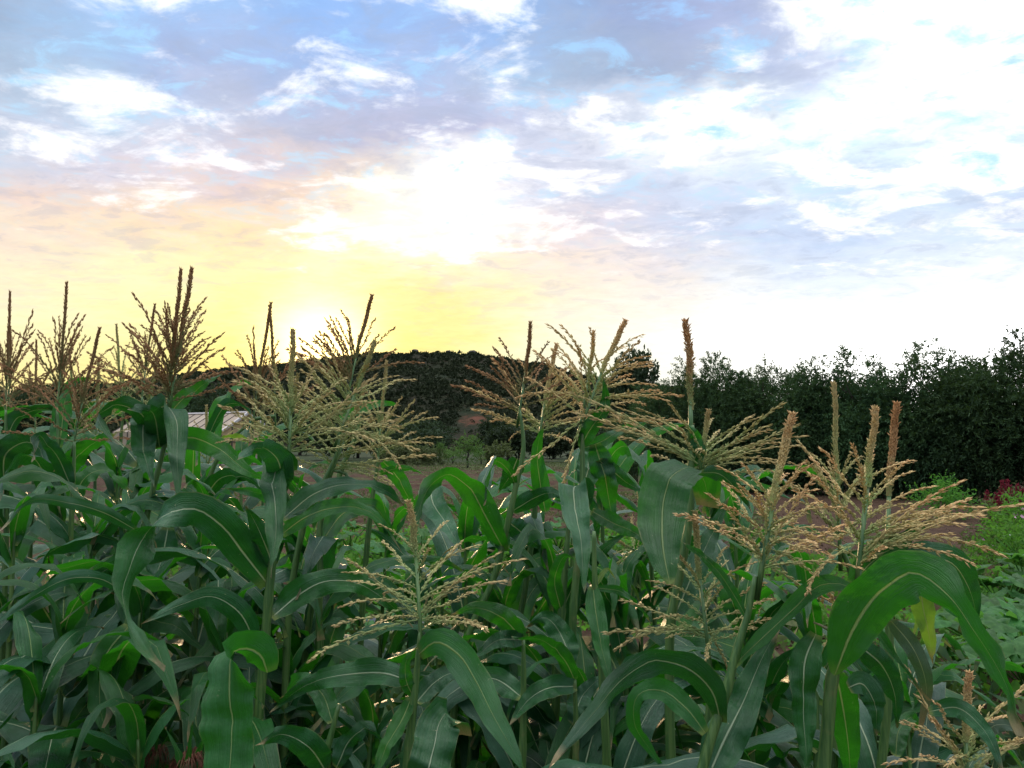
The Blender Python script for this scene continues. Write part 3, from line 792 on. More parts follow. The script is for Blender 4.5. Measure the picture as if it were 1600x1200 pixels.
# ------------------------------------------------------------------ greenhouse
M['film'] = simple('greenhouse_film', (0.50, 0.40, 0.30), 0.55, 0.12, 2.5, bump=0.1, trans=(0.75, 0.62, 0.42), tf=0.35)
M['film_end'] = simple('greenhouse_end_film', (0.66, 0.52, 0.30), 0.5, 0.15, 2.0, bump=0.1, trans=(0.85, 0.66, 0.32), tf=0.5)
M['frame'] = simple('greenhouse_frame', (0.10, 0.085, 0.07), 0.6, 0.3, 6)
M['white_wood'] = simple('painted_trim', (0.55, 0.50, 0.47), 0.6, 0.15, 5)
M['plinth'] = simple('plinth_board', (0.40, 0.31, 0.27), 0.8, 0.25, 4)
NCd = 57.0
nc = G(346, NCd)
gdir = Vector((3.1, 3.9, 0)).normalized(); ldir = Vector((-3.9, 3.1, 0)).normalized()
ldir = Vector((-0.86, 0.51, 0)).normalized(); gdir = Vector((0.51, 0.86, 0)).normalized()
GW, GL, EH, RH = 4.8, 13.0, 2.45, 3.85
gh = empty('greenhouse', (nc.x, nc.y, 0)); tag(gh, 'pale film-covered greenhouse with a yellowish gable end, behind the corn on the left', 'greenhouse')
inn = ldir.cross(Vector((0, 0, 1)))
def bar(vs, fs, a, b, w):
    a, b = Vector(a), Vector(b); t = (b - a).normalized(); s = t.cross(Vector((0.2, 0.3, 1))).normalized(); r_ = t.cross(s)
    box(vs, fs, a - s * w / 2 - r_ * w / 2, (b - a), s * w, r_ * w)
Zv = Vector((0, 0, 1))
def panel_mesh(name, a, e1, e2, th, mat):
    nrm = Vector(e1).cross(Vector(e2)).normalized() * th
    vs, fs = [], []; box(vs, fs, a, e1, e2, nrm); return mesh(name, vs, fs, mat, smooth=False)
npan = 13; pw = GL / npan
mwall = panel_mesh('wall_panel', (0, 0, 0), ldir * (pw - 0.07), Zv * (EH - 0.75), 0.03, M['film'])
mkick = panel_mesh('plinth_panel', (0, 0, 0), ldir * (pw - 0.03), Zv * 0.68, 0.04, M['plinth'])
sl = gdir * (GW / 2) + Zv * (RH - EH)
mroof = panel_mesh('roof_panel', (0, 0, 0), ldir * (pw - 0.07), sl * 0.985, 0.03, M['film'])
sl2 = gdir * (-GW / 2) + Zv * (RH - EH)
mroof2 = panel_mesh('roof_panel', (0, 0, 0), ldir * (pw - 0.07), sl2 * 0.985, -0.03, M['film'])
vs, fs = [], []; bar(vs, fs, (0, 0, 0), (0, 0, EH), 0.06); bar(vs, fs, (0, 0, EH), sl + Zv * EH, 0.05); mpost = mesh('rafter', vs, fs, M['frame'], smooth=False)
for k in range(npan):
    o = ldir * (k * pw + 0.035)
    for nm, mm, off in (('wall_panel', mwall, o + Zv * 0.72), ('plinth_panel', mkick, o), ('roof_panel', mroof, o + Zv * EH), ('roof_panel', mroof2, o + Zv * EH + gdir * GW), ('wall_panel', mwall, o + Zv * 0.72 + gdir * GW)):
        q = link(nm, mm, gh); q.location = off
for k in range(npan + 1):
    q = link('rafter', mpost, gh); q.location = ldir * (k * pw - 0.0) - gdir * 0.03
# gable panes: five tall strips under the slopes, split by a rail
ng = 5; gw = GW / ng
def roofh(s): return EH + (RH - EH) * (1 - abs(s - GW / 2) / (GW / 2))
for k in range(ng):
    s0 = k * gw + 0.05; s1 = (k + 1) * gw - 0.05
    for z0, z1 in ((0.72, 1.65), (1.72, None)):
        ba = [gdir * s0 + Zv * z0, gdir * s1 + Zv * z0]
        if z1: tp = [gdir * s1 + Zv * z1, gdir * s0 + Zv * z1]
        else:
            tp = [gdir * s1 + Zv * (roofh(s1) - 0.08)] + ([gdir * (GW / 2) + Zv * (RH - 0.08)] if k == 2 else []) + [gdir * s0 + Zv * (roofh(s0) - 0.08)]
        poly = ba + tp; nv_ = len(poly); th = -ldir * 0.03
        vs = [p_ for p_ in poly] + [p_ + th for p_ in poly]
        fs = [tuple(range(nv_)), tuple(reversed(range(nv_, 2 * nv_)))] + [(i_, i_ + nv_, (i_ + 1) % nv_ + nv_, (i_ + 1) % nv_) for i_ in range(nv_)]
        q = link('gable_panel', mesh('gable_panel', vs, fs, M['film_end'], smooth=False), gh)
    vs, fs = [], []; box(vs, fs, gdir * (k * gw + 0.01) - ldir * 0.05, gdir * (gw - 0.02), ldir * 0.06, Zv * 0.68)
    link('plinth_panel', mesh('plinth_panel', vs, fs, M['plinth'], smooth=False), gh)
for k in range(ng + 1):
    vs, fs = [], []; bar(vs, fs, gdir * (k * gw) - ldir * 0.06, gdir * (k * gw) - ldir * 0.06 + Zv * roofh(k * gw), 0.07)
    link('mullion', mesh('mullion', vs, fs, M['frame'], smooth=False), gh)
vs, fs = [], []; bar(vs, fs, -ldir * 0.07 + Zv * 1.68, gdir * GW - ldir * 0.07 + Zv * 1.68, 0.06); bar(vs, fs, gdir * gw * 1 - ldir * .08 + Zv * .75, gdir * gw * 2 - ldir * .08 + Zv * 1.6, .04)
link('rail', mesh('rail', vs, fs, M['frame'], smooth=False), gh)
for a_, b_ in ((0, GW / 2), (GW, GW / 2)):
    vs, fs = [], []; bar(vs, fs, gdir * a_ - ldir * 0.09 + Zv * EH, gdir * b_ - ldir * 0.09 + Zv * (RH + 0.03), 0.16)
    link('barge_board', mesh('barge_board', vs, fs, M['white_wood'], smooth=False), gh)
vs, fs = [], []; bar(vs, fs, gdir * GW / 2 + Zv * (RH + 0.06) - ldir * 0.1, gdir * GW / 2 + Zv * (RH + 0.06) + ldir * GL, 0.12)
link('ridge_cap', mesh('ridge_cap', vs, fs, M['white_wood'], smooth=False), gh)

# ------------------------------------------------------------------ low crops, weeds
def lobed_leaf(name, R, mat, seed, lobes=5, cup=0.2):
    rr = random.Random(seed); vs = [Vector((0, 0, 0))]; uv = [(0.5, 0.5)]
    K = 20
    for ring, fr in ((0, 0.5), (1, 1.0)):
        for k in range(K):
            a = 2 * math.pi * k / K
            notch = 1 - 0.75 * math.exp(-((a - math.pi) / 0.28) ** 2)
            r = R * fr * (0.82 + 0.18 * math.cos(lobes * (a)) * 1.0) * notch * rr.uniform(0.93, 1.07)
            z = cup * R * fr * fr * (0.6 + 0.5 * math.sin(lobes * a + 1)) - 0.25 * R * fr * fr
            vs.append(Vector((r * math.cos(a) + R * 0.25 * 0, r * math.sin(a), z))); uv.append((0.5 + 0.5 * fr * math.cos(a), 0.5 + 0.5 * fr * math.sin(a)))
    fs = [(0, 1 + k, 1 + (k + 1) % K) for k in range(K)]
    fs += [(1 + k, 1 + K + k, 1 + K + (k + 1) % K, 1 + (k + 1) % K) for k in range(K)]
    return vs, fs
def squash_mat():
    m, n = newmat('squash_leaf')
    pos = n.add('ShaderNodeNewGeometry').outputs['Position']; oi = n.add('ShaderNodeObjectInfo').outputs['Random']
    nz = n.noise(pos, 25.0, 4, 0.6)
    c = n.mix(n.ss(nz, 0.35, 0.65), (0.022, 0.085, 0.018, 1), (0.045, 0.135, 0.028, 1))
    c = n.mix(n.ss(n.noise(pos, 60, 3), 0.6, 0.7, 0, .5), c, (0.11, 0.19, 0.08, 1))
    h = n.add('ShaderNodeHueSaturation'); n.l.new(c, h.inputs['Color']); n.set(h.inputs['Value'], n.mr(oi, 0, 1, 0.7, 1.3)); n.set(h.inputs['Hue'], n.mr(oi, 0, 1, 0.485, 0.51))
    p = n.add('ShaderNodeBsdfPrincipled'); n.l.new(h.outputs[0], p.inputs['Base Color']); p.inputs['Roughness'].default_value = 0.6; p.inputs['Specular IOR Level'].default_value = 0.25
    t = n.add('ShaderNodeBsdfTranslucent'); t.inputs[0].default_value = (0.14, 0.40, 0.05, 1)
    b = n.add('ShaderNodeBump'); b.inputs['Strength'].default_value = 0.6; b.inputs['Distance'].default_value = 0.01; n.l.new(nz, b.inputs['Height']); n.l.new(b.outputs[0], p.inputs['Normal'])
    mx = n.add('ShaderNodeMixShader'); mx.inputs[0].default_value = 0.3
    n.l.new(p.outputs[0], mx.inputs[1]); n.l.new(t.outputs[0], mx.inputs[2]); finish(n, mx.outputs[0]); return m
M['squash'] = squash_mat()
sq_leaf = []
for q in range(4):
    vs, fs = lobed_leaf('leaf', 0.13, None, 70 + q)
    sq_leaf.append(mesh('leaf', vs, fs, M['squash']))
vs, fs = [], []; tube(vs, fs, [Vector((0, 0, 0)), Vector((0.45, 0, .62)), Vector((1, 0, 1))], [0.03, 0.025, 0.02], 5); 
m_pet = mesh('petiole', vs, fs, M['herb'])
def squash(x, y, s, nl, label, seed, group=None):
    rr = random.Random(seed); z = gz(x, y)
    r = empty('squash_plant', (x, y, z), rr.uniform(0, 6)); tag(r, label, 'squash plant', group)
    for k in range(nl):
        a = k * 2.4 + rr.uniform(-.3, .3); R = s * rr.uniform(0.12, 0.5) * math.sqrt((k + 1) / nl + .15); h = s * rr.uniform(0.22, 0.46) * (1.1 - R / s * 0.7)
        o = link('leaf', sq_leaf[k % 4], r); sc_ = s * rr.uniform(0.7, 1.25)
        o.location = (math.cos(a) * R, math.sin(a) * R, h); o.scale = (sc_,) * 3
        o.rotation_euler = (rr.uniform(-.5, .5), rr.uniform(-.35, .6), a)
        p_ = link('petiole', m_pet, r); p_.scale = (R, 0.25, h); p_.rotation_euler = (0, 0, a)
        p_.location = (0, 0, 0)
spl = [
 # px, d, scale, leaves, label
 (1555, 7.6, 1.15, 15, 'broad-leaved squash plant at the right picture edge behind the drooping corn leaf'),
 (1600, 6.6, 1.1, 15, 'squash plant cut by the right picture edge beside the low green weeds'),
 (1530, 6.3, 1.1, 15, 'squash plant just right of the long drooping corn leaf'),
 (1585, 5.6, 1.1, 15, 'nearest squash plant at the lower right picture edge'),
 (1500, 5.2, 1.0, 14, 'squash plant low at the right, behind the upright tan tassel spike'),
 (1590, 9.0, 1.1, 14, 'farther squash plant at the right edge, below the flowering bushes'),
 (1460, 8.4, 1.1, 13, 'squash plant behind the yellowing corn leaf at the right'),
 (1215, 7.0, 1.0, 13, 'squash plant glimpsed under the right-hand tassels'),
 (1130, 5.6, 1.0, 13, 'squash plant low in the gap right of centre, behind the arching leaf'),
 (985, 8.6, 1.0, 13, 'squash plant on bare soil in the gap right of the bright hanging leaf'),
 (1020, 10.2, 1.05, 12, 'farther squash plant in the centre-right gap'),
 (945, 11.5, 1.1, 12, 'squash plant between the twin corn stalks in the centre'),
 (870, 12.2, 1.1, 12, 'squash plant seen left of the twin corn stalks'),
 (720, 12.6, 1.1, 13, 'squash plant at the far side of the green patch, above the low tassel'),
 (660, 11.8, 1.1, 13, 'squash plant left of the low tassel spike'),
 (765, 10.4, 1.0, 13, 'squash plant right of the low tassel in the green patch'),
 (600, 10.6, 1.1, 13, 'squash plant in the green patch left of the low tassel'),
 (548, 11.8, 1.1, 12, 'squash plant behind the leftmost corn stalk before the soil gap'),
 (620, 8.2, 1.0, 14, 'bright squash plant beside the black mulch film'),
 (560, 8.0, 1.0, 14, 'squash plant left of the black mulch film behind the corn'),
 (590, 6.2, 0.95, 14, 'squash plant low between two corn stalks, above the reddish soil'),
 (840, 8.6, 1.0, 12, 'squash plant near the thin drip line in the centre'),
 (580, 5.2, 0.85, 12, 'pale squash plant near the bottom of the soil gap'),
 (800, 5.8, 0.85, 11, 'squash plant on the soil under the central corn stalks'),
]
for q, (px, d, s, nl, lb) in enumerate(spl):
    g = G(px, d); squash(g.x, g.y, s, nl, lb, q, 'squash plants beyond the corn')

# leafy ground cover masses
def cover(name, label, cat, mat, rects, n_, L, w, hmax, seed):
    rg = np.random.default_rng(seed); parts_ = []
    for (x0, x1, y0, y1, fr) in rects:
        k = int(n_ * fr); x = rg.uniform(x0, x1, k); y = rg.uniform(y0, y1, k)
        dens = vnoise(x * 1.1 + 3, y * 1.1, seed + 1)
        keep = dens + 0.25 * rg.random(k) > 0.52
        x, y, dens = x[keep], y[keep], dens[keep]
        z = ground_z(x, y) + hmax * rg.random(len(x)) * (dens * 1.2)
        d_ = rg.normal(size=(len(x), 3)) + np.array([0, 0, 0.9])
        parts_.append(leaf_quads(np.stack([x, y, z], 1), d_, L, w, rg, 0.2))
    o = link(name, quads(name, np.concatenate(parts_), mat)); tag(o, label, cat, kind='stuff')
cover('leafy_weeds', 'bright green low weeds and crop leaves growing on the soil beyond the corn', 'weeds', M['herb'],
      [(-4.5, 2.8, 7.6, 13.6, .40), (4.6, 9.0, 5.5, 10.2, .30), (1.5, 5.5, 7, 11, .10), (-3, 6, 2.6, 7.5, .20)], 46000, 0.10, 0.055, 0.22, 101)
cover('field_weeds', 'dull green and straw weeds scattered over the soil', 'weeds', M['herb_dull'],
      [(-9, 5.5, 13, 24, .35), (-14, 6, 40, 62, .35), (4.5, 6.5, 9, 11.5, .10), (-6, 6, 3, 12, .15)], 36000, 0.15, 0.05, 0.16, 140)
cover('undergrowth', 'dim green undergrowth low between the corn stalks', 'undergrowth', M['hedge'],
      [(-4.0, 0.2, 2.2, 6.0, .8), (0.2, 2.5, 2.2, 4.5, .2)], 34000, 0.17, 0.045, 0.55, 170)
# soil clods
rg = np.random.default_rng(9); k = 2600
x = rg.uniform(-7, 9, k); y = 3 + 24 * rg.random(k) ** 1.3; z = ground_z(x, y)
vs, fs = [], []
for q in range(k):
    s = 0.012 + 0.035 * rg.random() ** 2; b0 = len(vs); c0 = Vector((x[q], y[q], z[q] + s * 0.3))
    for dv in ((1,0,0),(0,1,0),(-1,0,0),(0,-1,0),(0,0,.8),(0,0,-.8)): vs.append(c0 + Vector(dv) * s * rg.uniform(.7, 1.3))
    for a_, b_ in ((0,1),(1,2),(2,3),(3,0)): fs.append((b0+a_, b0+b_, b0+4)); fs.append((b0+b_, b0+a_, b0+5))
tag(link('soil_clods', mesh('soil_clods', vs, fs, M['soil'], smooth=False)), 'clods of reddish brown earth lying on the field', 'soil', kind='stuff')

# black mulch film strips and drip hoses
M['mulch'] = simple('mulch_film', (0.012, 0.014, 0.022), 0.35, 0.3, 20, spec=0.6, dist=0.01)
def strip(px0, d0, px1, d1, w, lb):
    a, b_ = G(px0, d0), G(px1, d1); t = (b_ - a).normalized(); s = Vector((-t.y, t.x, 0)); vs, fs = [], []
    NN, KK = 60, 7
    for i_ in range(NN):
        for j_ in range(KK):
            u_ = j_ / (KK - 1) - .5; p_ = a.lerp(b_, i_ / (NN - 1)) + s * w * u_
            vs.append(Vector((p_.x, p_.y, 0.075 + 0.07 * math.cos(u_ * math.pi) + 0.012 * mnoise.noise(Vector((p_.x * 4, p_.y * 4, 0))) - (0.06 if j_ in (0, KK - 1) else 0))))
    for i_ in range(NN - 1):
        for j_ in range(KK - 1):
            q_ = i_ * KK + j_; fs.append((q_, q_ + 1, q_ + KK + 1, q_ + KK))
    tag(link('mulch_film', mesh('mulch_film', vs, fs, M['mulch'])), lb, 'mulch film', 'black mulch films')
strip(380, 7.4, 700, 6.9, 0.55, 'black plastic mulch film on the soil behind the low tassel')
strip(930, 10.6, 1120, 9.8, 0.5, 'short dark mulch film on the soil in the centre-right gap')
M['hose'] = simple('drip_hose', (0.30, 0.28, 0.27), 0.5, 0.2, 20, bump=0)
pts = [G(760 + q * 30, 8.9 - q * .12) + Vector((0, 0.03 * math.sin(q * 1.7), 0.09)) for q in range(9)]
vs, fs = [], []; tube(vs, fs, catmull(pts, 60), 0.009, 6); tag(link('drip_hose', mesh('drip_hose', vs, fs, M['hose'])), 'thin pale drip hose lying on the soil in the centre gap', 'hose')

# flowering bushes at the right edge
M['red_fl'] = simple('amaranth_bloom', (0.20, 0.022, 0.035), 0.7, 0.5, 30, trans=(0.35, 0.04, 0.06), tf=0.25)
M['pink_fl'] = simple('pink_petal', (0.62, 0.34, 0.46), 0.6, 0.2, 30, trans=(0.7, 0.4, 0.5), tf=0.3)
M['white_fl'] = simple('white_petal', (0.75, 0.75, 0.68), 0.6, 0.1, 30)
def flower_heads(parent, pts_, mat, r0):
    vs, fs = [], []
    K = 8
    vs.append(Vector((0, 0, -r0 * .2)))
    for k_ in range(K * 2):
        a = math.pi * k_ / K; r_ = r0 if k_ % 2 == 0 else r0 * 0.55
        vs.append(Vector((math.cos(a) * r_, math.sin(a) * r_, r0 * .15 if k_ % 2 == 0 else 0)))
    fs = [(0, 1 + k_, 1 + (k_ + 1) % (2 * K)) for k_ in range(2 * K)]
    me_ = mesh('flower', vs, fs, mat)
    for p_ in pts_:
        o = link('flower', me_, parent); o.location = p_; o.rotation_euler = (rnd.uniform(.5, 1.4), rnd.uniform(-.4, .4), rnd.uniform(-.6, .6))
def bush(px, d, rx, h, mat, label, name, seed, fl=None, plumes=0, per=9, spr=330, L=0.075, w=0.03):
    g = G(px, d); r = empty(name, (g.x, g.y, gz(g.x, g.y))); tag(r, label, 'flowering bush')
    link('foliage', shrub_mesh('foliage', seed, rx, rx, h, spr, per, L, w, mat, 0.22), r)
    vs, fs = [], []; rr = random.Random(seed)
    for k_ in range(12):
        a = k_ * 2.4; e = Vector((math.cos(a) * rx * .6, math.sin(a) * rx * .6, h * .85)); tube(vs, fs, [Vector((0, 0, 0)), e * .5 + Vector((0, 0, h * .1)), e], [.012, .008, .004], 4)
    link('stem', mesh('stem', vs, fs, M['herb']), r)
    if fl:
        for mat_, n_, r0 in fl:
            flower_heads(r, [Vector((rr.uniform(-1, 1) * rx * .9, -rr.uniform(.2, .9) * rx, h * rr.uniform(.5, 1.02))) for _ in range(n_)], mat_, r0)
    rg_ = np.random.default_rng(seed + 7)
    for k_ in range(plumes):
        cx, cy = rr.uniform(-1, 1) * rx * .8, rr.uniform(-1, .6) * rx * .8; hh = h * rr.uniform(.72, 1.12)
        t_ = rg_.random(170); c_ = np.stack([cx + rg_.normal(size=170) * .028 * (1.2 - t_), cy + rg_.normal(size=170) * .028 * (1.2 - t_), hh + t_ * .22], 1)
        q_ = leaf_quads(c_, rg_.normal(size=(170, 3)) * .5 + np.array([0, 0, .8]), 0.05, 0.02, rg_)
        tag(link('bloom', quads('bloom', q_, M['red_fl']), r), kind='stuff')
bush(1592, 13.6, 0.55, 0.80, M['herb_dull'], 'dark-leaved bush with crimson plumes at the right edge before the tree row', 'crimson_plume_bush', 201, plumes=10)
bush(1556, 14.2, 0.42, 0.55, M['herb_dull'], 'low reddish bush with small crimson plumes left of the big crimson one', 'crimson_plume_bush', 202, plumes=8, spr=160)
bush(1592, 11.0, 0.55, 0.95, M['herb'], 'bright green bush dotted with pink and white flowers at the right edge', 'flower_bush', 203, fl=[(M['pink_fl'], 8, .035), (M['white_fl'], 8, .035)])
bush(1556, 11.4, 0.42, 0.34, M['herb_dull'], 'low grey-green bush with lilac flowers beside the dirt track', 'flower_bush', 204, fl=[(M['pink_fl'], 14, .03)], spr=200)
bush(1600, 9.6, 0.6, 0.62, M['herb'], 'low bright green flowering clump below the pink-flowered bush', 'flower_bush', 205, fl=[(M['white_fl'], 5, .025)], spr=300)
bush(1460, 17.5, 0.6, 0.75, M['herb'], 'small green bush at the foot of the tree row behind the fanned tan tassel', 'green_bush', 206, spr=200)
# dark weed bushes under the tree row
M['shade'] = M['hedge']

# tiny bird high at the right
vs = [Vector(v_) for v_ in ((0,.12,0),(0,-.12,0),(.05,0,.03),(-.05,0,.03),(0,0,-.03),(.3,-.05,.09),(-.3,-.05,.09),(.14,.03,.05),(-.14,.03,.05),(.12,-.08,.04),(-.12,-.08,.04),(.0,-.2,.0))]
fs = [(0,2,3),(0,4,2),(0,3,4),(1,3,2),(1,2,4),(1,4,3),(2,7,5,9),(3,10,6,8),(1,2,11),(1,11,3)]
o = link('bird', mesh('bird', vs, fs, simple('bird_feather', (0.05, 0.05, 0.05), bump=0), smooth=False)); o.location = P(1380, 18, 170); o.rotation_euler.z = 1.1
tag(o, 'tiny dark bird flying high in the bright cloud at the upper right', 'bird')
# ------------------------------------------------------------------ corn
def prof(t, blunt=False):
    if t < 0.22: w = 0.42 + 0.58 * math.sin(t / 0.22 * math.pi / 2)
    else: w = 1.0
    e = 0.28
    if t > e: w *= max(0.0, 1 - ((t - e) / (1 - e)) ** 1.5) if not blunt else (1 - 0.25 * ((t - e) / (1 - e)) ** 3)
    return max(w, 0.015)

def ribbon(pts, Ws, width, rr, na=9, wave=1.0, fold=0.22, blunt=False, wprof=None):
    n_ = len(pts); vs, uv = [], []; crs = rr.choice((-1, 1)) * rr.uniform(.3, 1.1); crt = rr.uniform(.35, .75)
    ph1, ph2 = rr.uniform(0, 6), rr.uniform(0, 6); f1 = rr.uniform(16, 24); f2 = rr.uniform(15, 22)
    for i in range(n_):
        t = i / (n_ - 1)
        T = (pts[min(i + 1, n_ - 1)] - pts[max(i - 1, 0)]).normalized()
        W = Ws[i]; Nn = T.cross(W).normalized()
        w = width * (wprof(t) if wprof else prof(t, blunt)) * 0.5
        fo = fold * (1 - 0.6 * t)
        for j in range(na):
            u = -1 + 2 * j / (na - 1); au = abs(u)
            side_ph = ph1 if u < 0 else ph2; ff = f1 if u < 0 else f2
            wv = wave * width * 0.085 * au ** 2.2 * math.sin(t * ff + side_ph) * min(1, t * 5) * (1 - t * .5)
            wv += wave * width * 0.03 * au * math.sin(t * ff * 2.3 + side_ph * 2)
            lift = w * fo * (au ** 1.3)
            wv += wave * width * 0.040 * math.sin(t * 11 + ph1 + u * 1.3) + crs * width * 0.16 * math.exp(-((t - crt - u * .03) / .035) ** 2)
            vs.append(pts[i] + W * (u * w * (1 - 0.03 * au)) + Nn * (lift + wv))
            uv.append(((u + 1) / 2, t))
    fs = []
    for i in range(n_ - 1):
        for j in range(na - 1):
            a = i * na + j; fs.append((a, a + 1, a + na + 1, a + na))
    return vs, fs, uv

# --- spikelets, branches, spikes
def spikelet(vs, fs, uv, p, d, l, w, t, rr):
    d = d.normalized(); s = d.cross(Vector((rr.uniform(-1, 1), rr.uniform(-1, 1), rr.uniform(-1, 1)))).normalized(); q = d.cross(s)
    b = len(vs); c_ = p + d * (l * 0.42); tt = min(1, max(0, t))
    vs.append(p); uv.append((0.5, tt))
    for k in range(4):
        a = k * math.pi / 2; vs.append(c_ + (s * math.cos(a) * w + q * math.sin(a) * w * 0.75)); uv.append((0.5, tt))
    vs.append(p + d * l); uv.append((0.5, min(1, tt + 0.15)))
    for k in range(4):
        k2 = (k + 1) % 4; fs.append((b, b + 1 + k2, b + 1 + k)); fs.append((b + 5, b + 1 + k, b + 1 + k2))

def branch_mesh(name, seed, mat, sag, dense=1.0, L=1.0):
    """unit-length branch from the origin to (1,0,0), arching to +Z"""
    rr = random.Random(seed); vs, fs, uv = [], [], []
    R_ = 0.19                                   # real length used for spikelet size ratios
    kink = rr.uniform(-.02, .02); wob = rr.uniform(.003, .010)
    def pt(t): return Vector((t, kink * math.sin(t * 5) + wob * math.sin(t * 9 + seed), sag * 4 * t * (1 - t) + wob * math.sin(t * 11 + seed)))
    pts = [pt(i / 14) for i in range(15)]
    tube(vs, fs, pts, [0.009 * (1 - .5 * i / 14) for i in range(15)], 4, uv)
    n_ = int(22 * dense)
    for i in range(n_):
        t = 0.10 + 0.90 * i / (n_ - 1); T = (pt(min(1, t + .02)) - pt(t - .02)).normalized()
        for sgn in (-1, 1):
            if rr.random() < 0.06: continue
            a = rr.uniform(0, 2 * math.pi) if rr.random() < .4 else (i % 2) * math.pi / 2 + sgn * math.pi / 2
            side = (T.cross(Vector((0, 0, 1))).normalized() * math.cos(a) + Vector((0, 0, 1)) * math.sin(a))
            sp_ = rr.uniform(0.12, 0.36)
            if rr.random() < 0.10: sp_ = rr.uniform(.6, 1.1)
            spikelet(vs, fs, uv, pt(t) + side * 0.010, T + side * sp_, rr.uniform(0.062, 0.084), rr.uniform(0.0125, 0.0165), t, rr)
    # a few hanging anthers
    for i in range(5):
        t = rr.uniform(.3, .95); p0 = pt(t); b = len(vs)
        e = p0 + Vector((rr.uniform(-.02, .02), rr.uniform(-.03, .03), -rr.uniform(.02, .045)))
        vs.extend([p0, p0 + Vector((.006, 0, 0)), e]); uv.extend([(0.5, 1)] * 3); fs.append((b, b + 1, b + 2))
    return mesh(name, vs, fs, mat, uv, smooth=False)

def spike_mesh(name, seed, mat, ratio=0.028, n_=62, bend=0.0, fuzz=1.0, L_real=0.27):
    """unit-length central spike from origin to (0,0,1); ratio = radius/length"""
    rr = random.Random(seed); vs, fs, uv = [], [], []
    def pt(t): return Vector((bend * math.sin(t * math.pi / 2) ** 2 * t + 0.006 * math.sin(t * 9 + seed), 0.006 * math.sin(t * 7 + 2 * seed), t))
    pts = [pt(i / 12) for i in range(13)]
    tube(vs, fs, pts, [ratio * 0.6 * (1 - .45 * i / 12) for i in range(13)], 6, uv)
    for i in range(n_):
        t = 0.02 + 0.97 * i / (n_ - 1)
        T = (pt(t + .01) - pt(t - .01)).normalized(); A = T.cross(Vector((0, 1, 0))).normalized(); B = T.cross(A)
        env = min(1, 0.55 + 0.9 * t) * (1 - 0.35 * max(0, (t - 0.75) / 0.25))
        for k in range(6):
            a = k * math.pi / 3 + i * 0.55 + rr.uniform(-.2, .2); side = A * math.cos(a) + B * math.sin(a)
            spl_ = rr.uniform(.16, .36) + (rr.uniform(.2, .7) * fuzz if rr.random() < .22 * fuzz * (0.5 + t) else 0)
            spikelet(vs, fs, uv, pt(t) + side * ratio * 0.45 * env, T + side * spl_, rr.uniform(.036, .056), ratio * rr.uniform(.22, .31), t, rr)
    return mesh(name, vs, fs, mat, uv, smooth=False)

BR = {}
for key, mm, sags in (('g', 'tas_g', (-.01, 0.03, 0.06, 0.10)), ('t', 'tas_t', (0.0, 0.03, 0.07, 0.11)), ('o', 'tas_o', (-.01, 0.02, 0.06))):
    BR[key] = [branch_mesh('tassel_branch', 300 + 10 * i + len(key), M[mm], s) for i, s in enumerate(sags)]
SPK = {}
for key, mm in (('g', 'tas_g'), ('t', 'tas_t'), ('o', 'tas_o'), ('r', 'tas_r')):
    SPK[key] = [spike_mesh('tassel', 400 + i, M[mm], 0.028 + .003 * i, bend=b_) for i, b_ in enumerate((0.0, 0.03, -0.035))]

def frame_to(a, x, up):
    """matrix taking +X to x (length kept), +Z as near up as can be"""
    X_ = x.normalized(); Y_ = up.cross(X_)
    if Y_.length < 1e-4: Y_ = Vector((0, 1, 0)).cross(X_)
    Y_.normalize(); Z_ = X_.cross(Y_)
    return Matrix(((X_.x, Y_.x, Z_.x, a.x), (X_.y, Y_.y, Z_.y, a.y), (X_.z, Y_.z, Z_.z, a.z), (0, 0, 0, 1)))

